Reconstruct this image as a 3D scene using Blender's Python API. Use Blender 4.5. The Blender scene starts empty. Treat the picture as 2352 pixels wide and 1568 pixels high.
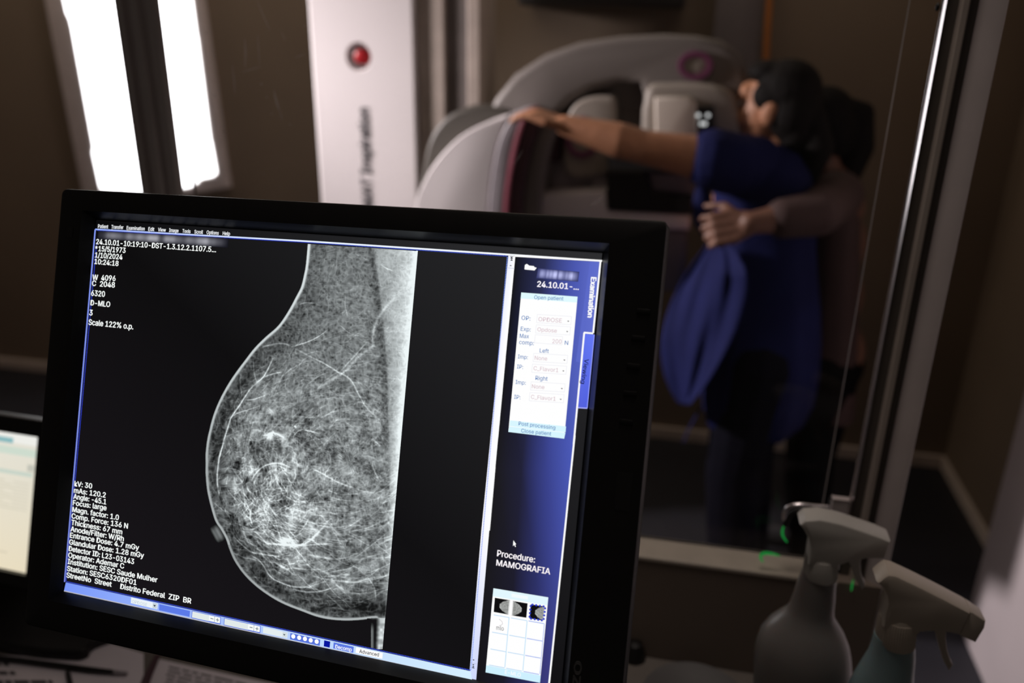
import bpy, bmesh, math, random
import numpy as np
from mathutils import Vector, Matrix

random.seed(4)
SC = bpy.context.scene
COL = SC.collection

# ------------------------------------------------------------------ camera
FOC = 1900.0                       # focal length in pixels of the 2352 x 1568 frame
CAMZ = 1.75
YAW, PITCH, ROLL = 11.5, 20.9, 0.92
CM = (Matrix.Rotation(math.radians(YAW), 3, 'Z') @ Matrix.Rotation(math.radians(90 - PITCH), 3, 'X')
      @ Matrix.Rotation(math.radians(ROLL), 3, 'Z'))
CAM = Vector((0, 0, CAMZ))
cd = bpy.data.cameras.new('camera')
cam = bpy.data.objects.new('camera', cd)
COL.objects.link(cam)
cam.matrix_world = Matrix.Translation(CAM) @ CM.to_4x4()
cd.sensor_width = 36.0
cd.lens = FOC / 2352 * 36.0
cd.clip_start = 0.02
cd.dof.use_dof = True
cd.dof.focus_distance = 0.665
cd.dof.aperture_fstop = 3.3
SC.camera = cam

# ------------------------------------------------------------------ world, lamps, exposure
SC.view_settings.view_transform = 'Standard'
SC.view_settings.look = 'None'
SC.view_settings.gamma = 1.0
SC.view_settings.exposure = 0.0
SC.view_settings.use_curve_mapping = False
wd = bpy.data.worlds.new('world'); SC.world = wd
wd.use_nodes = True
wd.node_tree.nodes['Background'].inputs[0].default_value = (1.0, 0.86, 0.76, 1)
wd.node_tree.nodes['Background'].inputs[1].default_value = 0.032

def lamp(name, loc, target, energy, size, color, size_y=None, spread=None):
    l = bpy.data.lights.new(name, 'AREA')
    l.energy = energy; l.color = color; l.shape = 'RECTANGLE'
    l.size = size; l.size_y = size_y or size
    if spread: l.spread = math.radians(spread)
    o = bpy.data.objects.new(name, l); COL.objects.link(o)
    o.location = loc
    o.rotation_euler = (Vector(target) - Vector(loc)).to_track_quat('-Z', 'Y').to_euler()
    return o
lamp('left_key_light', (-2.35, 2.10, 2.06), (-0.35, 2.37, 1.16), 12.6, 0.20, (1.0, 0.90, 0.91), spread=72)  # unseen light added at the left to brighten column, arm and gown
lamp('ceiling_fill', (-0.45, 1.75, 2.64), (-0.3, 2.3, 0), 0.95, 0.6, (1.0, 0.80, 0.62))  # added fill from above, out of view, for the exam room
lamp('wall_fill', (-1.45, 3.10, 2.66), (-1.45, 3.34, 1.0), 8.0, 4.0, (1.0, 0.84, 0.68), size_y=.10)  # added long fill, out of view, that brightens only the back wall
lamp('passage_fill', (0.62, 1.75, 2.60), (0.74, 1.75, 0), 1.2, 0.25, (1.0, 0.86, 0.84), spread=50)  # added fill, out of view, to lift the pale wall at the right
lamp('sill_fill', (-0.05, 0.80, 2.45), (-0.05, 0.86, 0), 0.74, 0.30, (1.0, 0.88, 0.80), spread=75)  # unseen overhead light added to brighten sill, bottles and desk

# ------------------------------------------------------------------ helpers
def P(px, py, Y):
    """world point on the plane Y that the photograph shows at a pixel"""
    d = CM @ Vector(((px - 1176) / FOC, -(py - 784) / FOC, -1))
    return CAM + d * (Y / d.y)
def PZ(px, py, Z):
    d = CM @ Vector(((px - 1176) / FOC, -(py - 784) / FOC, -1))
    return CAM + d * ((Z - CAMZ) / d.z)

def lin(c):
    return tuple(((x / 255) / 12.92 if x / 255 <= .04045 else ((x / 255 + .055) / 1.055) ** 2.4) for x in c)

def mat(name, color, rough=0.5, metal=0.0, noise=0.08, scale=18.0, bump=0.0, bscale=120.0, spec=0.5, **kw):
    m = bpy.data.materials.new(name); m.use_nodes = True
    nt = m.node_tree; b = nt.nodes['Principled BSDF']
    b.inputs['Roughness'].default_value = rough
    b.inputs['Metallic'].default_value = metal
    b.inputs['Specular IOR Level'].default_value = spec
    tc = nt.nodes.new('ShaderNodeTexCoord')
    n = nt.nodes.new('ShaderNodeTexNoise'); n.inputs['Scale'].default_value = scale; n.inputs['Detail'].default_value = 4
    r = nt.nodes.new('ShaderNodeValToRGB')
    lo = tuple(max(0, c * (1 - noise)) for c in color); hi = tuple(min(1, c * (1 + noise)) for c in color)
    r.color_ramp.elements[0].position = .3; r.color_ramp.elements[1].position = .7
    r.color_ramp.elements[0].color = (*lo, 1); r.color_ramp.elements[1].color = (*hi, 1)
    nt.links.new(tc.outputs['Object'], n.inputs['Vector'])
    nt.links.new(n.outputs['Fac'], r.inputs['Fac'])
    nt.links.new(r.outputs['Color'], b.inputs['Base Color'])
    if bump:
        n2 = nt.nodes.new('ShaderNodeTexNoise'); n2.inputs['Scale'].default_value = bscale; n2.inputs['Detail'].default_value = 3
        bp = nt.nodes.new('ShaderNodeBump'); bp.inputs['Strength'].default_value = bump; bp.inputs['Distance'].default_value = .01
        nt.links.new(tc.outputs['Object'], n2.inputs['Vector'])
        nt.links.new(n2.outputs['Fac'], bp.inputs['Height']); nt.links.new(bp.outputs['Normal'], b.inputs['Normal'])
    for k, v in kw.items():
        b.inputs[k.replace('_', ' ')].default_value = v
    return m

def emit_attr(name, strength=1.0):
    """a lit display: emission from the colours stored on the display's own cells"""
    m = bpy.data.materials.new(name); m.use_nodes = True
    nt = m.node_tree; nt.nodes.clear()
    a = nt.nodes.new('ShaderNodeAttribute'); a.attribute_name = 'lit'
    e = nt.nodes.new('ShaderNodeEmission'); e.inputs[1].default_value = strength
    o = nt.nodes.new('ShaderNodeOutputMaterial')
    nt.links.new(a.outputs['Color'], e.inputs[0]); nt.links.new(e.outputs[0], o.inputs[0])
    return m

def emit(name, color, strength):
    m = bpy.data.materials.new(name); m.use_nodes = True
    nt = m.node_tree; nt.nodes.clear()
    e = nt.nodes.new('ShaderNodeEmission'); e.inputs[0].default_value = (*color, 1); e.inputs[1].default_value = strength
    o = nt.nodes.new('ShaderNodeOutputMaterial'); nt.links.new(e.outputs[0], o.inputs[0])
    return m

M = {}
M['wall'] = mat('painted_wall', (.24, .182, .130), .7, noise=.05, scale=3, bump=.03)
M['wall_low'] = mat('painted_partition', (.20, .155, .125), .65, noise=.05, scale=4)
M['wall_pale'] = mat('pale_grey_wall', (.66, .59, .60), .7, noise=.04, scale=5)
M['ceiling'] = mat('ceiling_paint', (.5, .47, .43), .8)
M['floor'] = mat('vinyl_floor', (.018, .018, .024), .6, noise=.12, scale=7)
M['skirting'] = mat('skirting', (.72, .62, .54), .5)
M['sill'] = mat('stone_sill', (.43, .375, .315), .5, noise=.06, scale=30)
M['alu_dark'] = mat('bronze_aluminium', (.66, .58, .57), .5, .0, noise=.05)
M['alu_grey'] = mat('grey_aluminium', (.60, .52, .51), .5, .05, noise=.05)
M['chrome'] = mat('polished_chrome', (.85, .80, .82), .25, 1.0, noise=.02)
M['alu_deep'] = mat('deep_bronze_aluminium', (.10, .082, .07), .5, noise=.05)  # darker tone for the right post
M['gasket'] = mat('black_gasket', (.012, .011, .010), .5)
M['glass_edge'] = mat('glass_edge', (.45, .40, .37), .3, noise=.05)
M['black'] = mat('black_plastic', (.010, .009, .009), .42, noise=.1, scale=60, spec=.35)
M['black_matt'] = mat('matt_black_plastic', (.006, .0055, .0055), .6, noise=.1, scale=60, spec=.25)
M['bevel'] = mat('satin_black_bevel', (.006, .006, .0065), .38, noise=.1, scale=40, spec=.4)
M['logo'] = mat('logo_grey', (.22, .22, .22), .5)
M['desk'] = mat('grey_laminate', (.165, .142, .125), .5, noise=.05, scale=40)
M['paper'] = mat('paper', (.82, .74, .79), .8, noise=.03)
M['ink'] = mat('ink', (.09, .08, .085), .8)
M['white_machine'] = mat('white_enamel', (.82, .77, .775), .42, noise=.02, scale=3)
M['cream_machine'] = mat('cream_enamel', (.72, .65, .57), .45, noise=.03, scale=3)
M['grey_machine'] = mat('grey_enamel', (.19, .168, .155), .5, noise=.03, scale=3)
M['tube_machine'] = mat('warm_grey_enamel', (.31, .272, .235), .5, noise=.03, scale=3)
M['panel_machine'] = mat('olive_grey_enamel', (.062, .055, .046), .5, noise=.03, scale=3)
M['slate'] = mat('slate_plastic', (.30, .27, .29), .45)
M['pink'] = mat('pink_trim', (.34, .10, .135), .4)
M['plum'] = mat('plum_plastic', (.085, .04, .052), .45)
M['purple'] = mat('purple_ring', (.17, .045, .105), .4)
M['red'] = mat('red_button', (.42, .012, .018), .35)
M['letter'] = mat('grey_lettering', (.20, .19, .21), .5)
M['carbon'] = mat('carbon_black', (.008, .007, .007), .45)
M['paddle'] = mat('smoky_paddle', (.10, .11, .12), .2)
M['skin'] = mat('skin', (.42, .19, .10), .55, noise=.08, scale=25, bump=.05)
M['skin_dark'] = mat('skin_tan', (.19, .09, .058), .55, noise=.08, scale=25, bump=.05)
M['hair'] = mat('dark_hair', (.006, .0045, .004), .7, spec=.15, noise=.4, scale=90, bump=.4, bscale=160)
M['gown'] = mat('blue_gown', (.010, .013, .070), .8, spec=.12, noise=.10, scale=12, bump=.12, bscale=60)
M['trousers'] = mat('navy_trousers', (.004, .004, .009), .9, spec=.1, noise=.12, scale=14)
M['scrub'] = mat('maroon_scrub', (.052, .026, .023), .8, noise=.1, scale=14)
M['black_cloth'] = mat('black_cloth', (.003, .0025, .0028), .9, spec=.1)
M['shoe'] = mat('dark_shoe', (.02, .018, .02), .6)
M['eye'] = mat('eye_white', (.5, .47, .45), .3)
M['lip'] = mat('lip', (.28, .09, .075), .5)
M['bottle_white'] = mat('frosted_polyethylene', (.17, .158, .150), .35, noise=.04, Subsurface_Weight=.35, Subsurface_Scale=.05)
M['bottle_teal'] = mat('teal_polyethylene', (.22, .31, .33), .3, noise=.05, Subsurface_Weight=.35, Subsurface_Scale=.05)
M['spray_white'] = mat('white_sprayer', (.50, .475, .44), .42, noise=.03)
M['spray_cream'] = mat('cream_sprayer', (.50, .43, .36), .42, noise=.03)
M['ac'] = mat('dark_casing', (.035, .032, .03), .5)
M['orange'] = mat('orange_cord', (.55, .19, .04), .6)
M['cabinet'] = mat('grey_lacquer', (.20, .175, .18), .5)
M['dish'] = mat('grey_plate', (.10, .093, .092), .6)
M['diffuser'] = emit('lit_diffuser', (1.0, .985, 1.0), 5.0)
M['green'] = emit('green_glint', (.02, .62, .10), 0.28)  # green reflections, given a glow of their own
M['dim_glint'] = emit('white_glint', (.95, .97, .98), 0.8)  # bright reflections on the tube head, made self-lit
M['rail_grey'] = mat('rail_grey', (.44, .37, .325), .55)
M['rail_dark'] = mat('rail_dark', (.15, .128, .12), .55)
M['rail_pale'] = mat('rail_pale', (.50, .42, .37), .55)
M['lit'] = emit_attr('lit_display')

def gather(bm, name, m, parent=None, smooth=False, auto=None):
    me = bpy.data.meshes.new(name)
    bmesh.ops.recalc_face_normals(bm, faces=bm.faces)
    bm.to_mesh(me); bm.free()
    for mm in (m if isinstance(m, (list, tuple)) else [m]): me.materials.append(mm)
    o = bpy.data.objects.new(name, me); COL.objects.link(o)
    if smooth:
        me.shade_smooth()
        if auto: me.set_sharp_from_angle(angle=math.radians(auto))
    if parent is not None:
        o.parent = parent
        base = parent
        while base.parent is not None: base = base.parent
        if base.type == 'EMPTY' and not base.get('local'):
            me.transform(Matrix.Translation(-base.location))
    return o

def thing(name, label, cat, loc=(0, 0, 0), group=None, rot=None):
    o = bpy.data.objects.new(name, None); COL.objects.link(o)
    o.empty_display_size = .05
    o.location = loc
    if label: o['label'] = label; o['category'] = cat
    if group: o['group'] = group
    if rot is not None:
        o.rotation_mode = 'QUATERNION'; o.rotation_quaternion = rot.to_quaternion(); o['local'] = 1
    return o
def tag(o, label, cat, group=None):
    o['label'] = label; o['category'] = cat
    if group: o['group'] = group
    return o
def struct(o):
    o['kind'] = 'structure'; return o

def bevel_all(bm, w, seg=2, ang=30):
    es = [e for e in bm.edges if len(e.link_faces) == 2 and e.calc_face_angle(0) > math.radians(ang)]
    if w and es: bmesh.ops.bevel(bm, geom=es, offset=w, segments=seg, affect='EDGES', profile=.5, clamp_overlap=True)

def box(bm, a, b, bev=0, seg=2):
    t = bmesh.new()
    bmesh.ops.create_cube(t, size=1)
    a, b = Vector(a), Vector(b)
    for v in t.verts:
        v.co = Vector(((a.x + b.x) / 2 + v.co.x * (b.x - a.x), (a.y + b.y) / 2 + v.co.y * (b.y - a.y), (a.z + b.z) / 2 + v.co.z * (b.z - a.z)))
    if bev: bevel_all(t, bev, seg)
    merge(bm, t); return bm
def merge(bm, t, mtx=None):
    if mtx is not None: bmesh.ops.transform(t, matrix=mtx, verts=t.verts)
    me = bpy.data.meshes.new('tmp'); t.to_mesh(me); t.free(); bm.from_mesh(me); bpy.data.meshes.remove(me)
def BX(a, b, bev=0, seg=2): return box(bmesh.new(), a, b, bev, seg)

def prism(pts, vec, bev=0, seg=3):
    """polygon of 3-D points swept along vec"""
    bm = bmesh.new(); vec = Vector(vec)
    f = [bm.verts.new(p) for p in pts]; g = [bm.verts.new(Vector(p) + vec) for p in pts]
    n = len(pts)
    bm.faces.new(f); bm.faces.new(g[::-1])
    for i in range(n): bm.faces.new((f[i], f[(i + 1) % n], g[(i + 1) % n], g[i]))
    bmesh.ops.recalc_face_normals(bm, faces=bm.faces)
    if bev:
        es = [e for e in bm.edges if (e.verts[0] in f and e.verts[1] in f) or (e.verts[0] in g and e.verts[1] in g)]
        bmesh.ops.bevel(bm, geom=es, offset=bev, segments=seg, affect='EDGES', profile=.5, clamp_overlap=True)
    return bm
def smooth_poly(pts, n=6, closed=True):
    """Catmull-Rom through the points"""
    out = []; L = len(pts)
    pts = [Vector(p) for p in pts]
    rng = range(L if closed else L - 1)
    for i in rng:
        if closed: p0, p1, p2, p3 = pts[i - 1], pts[i], pts[(i + 1) % L], pts[(i + 2) % L]
        else: p0, p1, p2, p3 = pts[max(i - 1, 0)], pts[i], pts[i + 1], pts[min(i + 2, L - 1)]
        for k in range(n):
            t = k / n
            out.append(.5 * ((2 * p1) + (-p0 + p2) * t + (2 * p0 - 5 * p1 + 4 * p2 - p3) * t * t + (-p0 + 3 * p1 - 3 * p2 + p3) * t ** 3))
    if not closed: out.append(pts[-1])
    return out

def frame_of(d):
    d = d.normalized()
    a = Vector((0, 0, 1)) if abs(d.z) < .9 else Vector((1, 0, 0))
    u = d.cross(a).normalized(); return u, d.cross(u).normalized()
def tube(bm, path, radii, seg=12, cap=True, flat=1.0):
    path = [Vector(p) for p in path]; rings = []
    if not isinstance(radii, (list, tuple)): radii = [radii] * len(path)
    pu = None
    for i, p in enumerate(path):
        d = (path[min(i + 1, len(path) - 1)] - path[max(i - 1, 0)])
        u, v = frame_of(d)
        if pu is not None:
            u = (pu - d.normalized() * pu.dot(d.normalized())).normalized(); v = d.normalized().cross(u)
        pu = u
        rings.append([bm.verts.new(p + (u * math.cos(t) + v * math.sin(t) * flat) * radii[i]) for t in [2 * math.pi * k / seg for k in range(seg)]])
    for a, b in zip(rings, rings[1:]):
        for k in range(seg): bm.faces.new((a[k], a[(k + 1) % seg], b[(k + 1) % seg], b[k]))
    if cap:
        bm.faces.new(rings[0][::-1]); bm.faces.new(rings[-1])
    return bm
def loft(rings, cap=True):
    bm = bmesh.new(); R = [[bm.verts.new(p) for p in r] for r in rings]
    n = len(R[0])
    for a, b in zip(R, R[1:]):
        for k in range(n): bm.faces.new((a[k], a[(k + 1) % n], b[(k + 1) % n], b[k]))
    if cap: bm.faces.new(R[0][::-1]); bm.faces.new(R[-1])
    return bm
def lathe(profile, center, seg=40, axis_tilt=None, squash=(1, 1)):
    c = Vector(center)
    rings = [[c + Vector((r * math.cos(t) * squash[0], r * math.sin(t) * squash[1], z)) for t in [2 * math.pi * k / seg for k in range(seg)]] for r, z in profile]
    return loft(rings)

def ell(bm, c, r, rot=None, seg=14):
    t = bmesh.new(); bmesh.ops.create_uvsphere(t, u_segments=seg, v_segments=max(8, seg // 2 + 2), radius=1)
    m = Matrix.Translation(Vector(c)) @ (rot.to_4x4() if rot is not None else Matrix.Identity(4)) @ Matrix.Diagonal((*(r if isinstance(r, (tuple, list)) else (r, r, r)), 1))
    merge(bm, t, m)
def limb(bm, pts, rad, n=10):
    """overlapping balls along a chain of joints, radius varying between them"""
    pts = [Vector(p) for p in pts]
    for i in range(len(pts) - 1):
        a, b = pts[i], pts[i + 1]; L = (b - a).length
        k = max(2, int(L / (min(rad[i], rad[i + 1]) * .35)))
        for j in range(k + 1):
            t = j / k
            ell(bm, a.lerp(b, t), rad[i] * (1 - t) + rad[i + 1] * t, seg=12)
def remesh(bm, voxel, smooth=4):
    """one continuous skin over the overlapping volumes"""
    me = bpy.data.meshes.new('tmp'); bm.to_mesh(me); bm.free()
    o = bpy.data.objects.new('tmp', me); COL.objects.link(o)
    r = o.modifiers.new('r', 'REMESH'); r.mode = 'VOXEL'; r.voxel_size = voxel
    s = o.modifiers.new('s', 'SMOOTH'); s.iterations = smooth; s.factor = .5
    dg = bpy.context.evaluated_depsgraph_get()
    out = bpy.data.meshes.new_from_object(o.evaluated_get(dg))
    bpy.data.objects.remove(o); bpy.data.meshes.remove(me)
    b2 = bmesh.new(); b2.from_mesh(out); bpy.data.meshes.remove(out)
    return b2

_txt = {}
import os
FONT = None
try:                                   # the plain grotesque that ships inside Blender; its built-in letters otherwise
    FONT = bpy.data.fonts.load(os.path.join(bpy.utils.system_resource('DATAFILES', path='fonts'), 'Inter.woff2'))
except Exception:
    FONT = None
def text_mesh(s, bold=0.0, mono=False):
    """flat letter outlines: vertices (x, y), faces, width"""
    key = (s, bold)
    if key in _txt: return _txt[key]
    if bold:
        v0, f0 = text_mesh(s, 0); b = bold * 1.35; n = len(v0); V = []; F = []
        for k, (dx, dy) in enumerate(((-b, 0), (b, 0), (0, b * .6), (0, -b * .6))):
            V += [(x + dx, y + dy) for x, y in v0]; F += [tuple(i + k * n for i in f) for f in f0]
        _txt[key] = (V, F); return _txt[key]
    cu = bpy.data.curves.new('tmp', 'FONT'); cu.body = s; cu.size = 1; cu.resolution_u = 3
    if FONT: cu.font = FONT
    o = bpy.data.objects.new('tmp', cu); COL.objects.link(o)
    dg = bpy.context.evaluated_depsgraph_get()
    me = bpy.data.meshes.new_from_object(o.evaluated_get(dg))
    vs = [(v.co.x, v.co.y) for v in me.vertices]; fs = [tuple(p.vertices) for p in me.polygons]
    bpy.data.objects.remove(o); bpy.data.curves.remove(cu); bpy.data.meshes.remove(me)
    _txt[key] = (vs, fs); return _txt[key]
CAPH = max(v[1] for v in text_mesh('H')[0])

# ------------------------------------------------------------------ the setting
GY = 1.03          # glass plane
struct(gather(BX((-3.6, -1.2, -.1), (2.0, 3.6, 0)), 'floor', M['floor']))
struct(gather(BX((-3.5, .98, 2.7), (1.5, 3.6, 2.8)), 'ceiling', M['ceiling']))
struct(gather(BX((-3.5, 3.46, 0), (1.5, 3.6, 2.7)), 'wall_back', M['wall']))
struct(gather(BX((-3.6, .98, 0), (-3.5, 3.6, 2.7)), 'wall_left', M['wall']))
struct(gather(BX((1.2, 2.33, 0), (1.35, 3.46, 2.7)), 'wall_right', M['wall']))
struct(gather(BX((.971, 1.0, 0), (1.35, 2.33, 2.7), .004), 'wall_passage', M['wall_pale']))
struct(gather(BX((-3.5, .98, 0), (.300, GY - .003, 1.0687)), 'wall_front', M['wall_low']))
bm = bmesh.new(); box(bm, (-3.5, .98, 2.3), (1.5, 1.06, 2.7)); box(bm, (1.35, .98, 0), (1.5, 1.06, 2.3))
struct(gather(bm, 'wall_header', M['wall']))
struct(gather(BX((-3.5, 3.44, 0), (1.2, 3.46, .055), .003), 'baseboard_back', M['skirting']))
struct(gather(BX((1.185, 2.33, 0), (1.2, 3.44, .055), .003), 'baseboard_right', M['skirting']))
# window: sill, posts, pane
win = thing('window_1', None, None, (-.2, GY, 1.07)); win['kind'] = 'structure'
gather(BX((-3.5, .978, 1.062), (.246, GY, 1.0690), .002), 'window_sill', M['sill'], win)
# the glass sheet with its polished edges
gm = bpy.data.materials.new('window_glass'); gm.use_nodes = True
nt = gm.node_tree; nt.nodes.clear()
tr = nt.nodes.new('ShaderNodeBsdfTransparent'); tr.inputs[0].default_value = (.985, .985, .98, 1)
gl = nt.nodes.new('ShaderNodeBsdfGlossy'); gl.inputs['Roughness'].default_value = .02
fr = nt.nodes.new('ShaderNodeFresnel'); fr.inputs[0].default_value = 1.25
mx = nt.nodes.new('ShaderNodeMixShader'); mo = nt.nodes.new('ShaderNodeOutputMaterial')
nt.links.new(fr.outputs[0], mx.inputs[0]); nt.links.new(tr.outputs[0], mx.inputs[1]); nt.links.new(gl.outputs[0], mx.inputs[2]); nt.links.new(mx.outputs[0], mo.inputs[0])
GX0, GX1 = P(420, 215, 1.026).x, P(1991, 575, 1.026).x
bm = BX((GX0, 1.024, 1.069), (GX1, 1.030, 2.3))
for f in bm.faces: f.material_index = 1 if abs(f.normal.x) > .5 or abs(f.normal.z) > .5 else 0
gather(bm, 'window_pane', [gm, M['glass_edge']], win)
# left post: grooved dark aluminium
def post(xs, y0, y1, z0, z1, m, name):
    """a grooved upright: (x, y) profile swept up"""
    return gather(prism([(x, y, z0) for x, y in xs], (0, 0, z1 - z0)), name, m, win, smooth=True, auto=25)
post([(-.716, 1.0), (-.716, .992), (-.712, .988), (-.704, .988), (-.701, .994), (-.693, .994), (-.690, .985), (-.682, .985), (-.679, .993),
      (-.672, .993), (-.670, .988), (-.661, .988), (-.658, .992), (-.659, 1.0)], 0, 0, 1.069, 2.3, M['alu_dark'], 'window_post')
# right post
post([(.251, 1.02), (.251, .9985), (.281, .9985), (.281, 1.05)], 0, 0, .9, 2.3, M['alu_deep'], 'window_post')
post([(.2625, 1.0), (.2632, .990), (.2645, .988), (.2695, .988), (.2710, .990), (.2715, 1.0)], 0, 0, .9, 2.3, M['rail_grey'], 'window_bead')
post([(.2815, 1.05), (.2815, .996), (.285, .9925), (.290, .9885), (.295, .9850), (.300, .9820), (.3035, .9810), (.3045, .983), (.3045, 1.05)], 0, 0, .9, 2.3, M['alu_grey'], 'window_jamb')
gather(prism([(.2478, .9985, 1.13), (.2494, .9932, 1.13), (.2500, .9985, 1.13)], (0, 0, 1.16)), 'chrome_bead', M['chrome'], win)
bm = bmesh.new(); tube(bm, [(.2450, .9922, 1.13), (.2450, .9922, 2.3)], .0011, 12)
gather(bm, 'chrome_bead', M['chrome'], win, smooth=True)
gather(BX((.2480, .9990, 1.07), (.2525, 1.008, 2.3)), 'window_gasket', M['gasket'], win)
# marks on the pane: dust specks and wipe streaks
mk = bpy.data.materials.new('dried_wipe_mark'); mk.use_nodes = True
nt = mk.node_tree; nt.nodes.clear()
t_ = nt.nodes.new('ShaderNodeBsdfTransparent'); d_ = nt.nodes.new('ShaderNodeBsdfDiffuse'); d_.inputs[0].default_value = (.9, .85, .85, 1)
tl_ = nt.nodes.new('ShaderNodeBsdfTranslucent'); tl_.inputs[0].default_value = (.9, .85, .85, 1)
a_ = nt.nodes.new('ShaderNodeAddShader'); m_ = nt.nodes.new('ShaderNodeMixShader'); m_.inputs[0].default_value = .17
o_ = nt.nodes.new('ShaderNodeOutputMaterial')
nt.links.new(d_.outputs[0], a_.inputs[0]); nt.links.new(tl_.outputs[0], a_.inputs[1]); nt.links.new(t_.outputs[0], m_.inputs[1]); nt.links.new(a_.outputs[0], m_.inputs[2]); nt.links.new(m_.outputs[0], o_.inputs[0])
bm = bmesh.new()
GYF = 1.0235
def disc(bm, c, r, n=10):
    bm.faces.new([bm.verts.new(Vector(c) + Vector((r * math.cos(t), 0, r * math.sin(t)))) for t in [2 * math.pi * k / n for k in range(n)]])
for x, y, r in [(494, 219, .0016), (600, 193, .0015), (613, 223, .0011), (666, 286, .0012), (624, 261, .0011), (474, 75, .001), (512, 301, .001), (605, 398, .0009), (642, 430, .0009), (700, 60, .0009)]:
    disc(bm, P(x, y, GYF), r)
def streak(bm, pts, w):
    pts = [P(x, y, GYF) for x, y in pts]; L = []
    for i, p in enumerate(pts):
        d = (pts[min(i + 1, len(pts) - 1)] - pts[max(i - 1, 0)]).normalized(); n = Vector((-d.z, 0, d.x))
        ww = w * (0.15 + .85 * math.sin(math.pi * (i + .25) / (len(pts) - .5)))
        L.append((bm.verts.new(p + n * ww), bm.verts.new(p - n * ww)))
    for (a, b), (c, d) in zip(L, L[1:]): bm.faces.new((a, b, d, c))
for pts, w in [([(629, 208), (633, 225), (637, 240), (642, 254)], .0016), ([(642, 254), (646, 266), (648, 277)], .0007), ([(590, 0), (600, 25), (612, 52), (620, 70)], .0006),
               ([(592, 80), (594, 110), (596, 150)], .0006), ([(562, 90), (564, 120), (563, 155)], .001), ([(556, 165), (575, 160), (600, 153)], .0006),
               ([(534, 150), (538, 190), (540, 215)], .0008), ([(645, 72), (652, 85), (655, 95)], .0005), ([(676, 133), (690, 128), (700, 124)], .0005),
               ([(1350, 478), (1370, 463), (1392, 448)], .0006), ([(1180, 378), (1192, 360), (1200, 346)], .0005)]:
    streak(bm, pts, w)
s = gather(bm, 'wipe_mark', mk, win); s['kind'] = 'stuff'
# screw head high on the chrome edge
bm = bmesh.new(); ell(bm, P(2153, 16, .994), (.0022, .003, .0042)); gather(bm, 'screw', M['gasket'], win, smooth=True)

# latch hook near the sill
lt = thing('window_latch', 'dark chromed hook latch on the window edge just above the white sprayer head', 'latch', P(1905, 1165, .985))
def lp(l, Y): return smooth_poly([P(x, y, Y) for x, y in l], 5, closed=False)
bm = bmesh.new(); tube(bm, lp([(1908, 1164), (1870, 1161), (1835, 1158), (1812, 1163), (1802, 1176), (1800, 1192)], .975), .0030, 12, flat=.8)
gather(bm, 'latch_arm', M['chrome'], lt, smooth=True)
bm = bmesh.new(); tube(bm, lp([(1905, 1172), (1865, 1171), (1838, 1170), (1818, 1178), (1808, 1194), (1802, 1206)], .985), .0035, 12, flat=1)
gather(bm, 'latch_arm', M['carbon'], lt, smooth=True)
gather(BX(P(1898, 1176, .99), P(1908, 1152, .975), .001), 'latch_plate', M['carbon'], lt)
gather(BX(P(1900, 1205, 1.0), P(1955, 1150, .992), .001), 'latch_plate', M['alu_grey'], lt)

# ------------------------------------------------------------------ desk
dk = thing('desk', 'grey laminate desk under the window carrying both monitors', 'desk', (-.6, .7, 0))
gather(BX((-1.7, .42, .865), (.318, .979, .90), .003), 'worktop', M['desk'], dk)
for x in (-1.6, .26):
    gather(BX((x, .45, 0), (x + .04, .96, .865)), 'side_panel', M['desk'], dk)

# ------------------------------------------------------------------ main monitor
MC = Vector((-0.27505014, 0.5434234, 1.44077559))
MA = Vector((0.99640689, -0.08151965, 0.02297506)).normalized()
MN = Vector((-0.08438551, -0.9323537, 0.35156174)).normalized()
MB = MN.cross(MA).normalized()
MR = Matrix((MA, MB, MN)).transposed()
SW, SH = 0.44339, 0.324
mon = thing('monitor', 'large black medical monitor tilted back on the desk, showing a grey scan', 'monitor', MC, rot=MR)
def S(px, py, w=0.0):
    """point on the screen plane, in the monitor's own frame, that the photograph shows at a pixel"""
    d = CM @ Vector(((px - 1176) / FOC, -(py - 784) / FOC, -1))
    n = MN; t = (MC + n * w - CAM).dot(n) / d.dot(n)
    q = CAM + d * t - MC
    return Vector((q.dot(MA), q.dot(MB), w))

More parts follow.
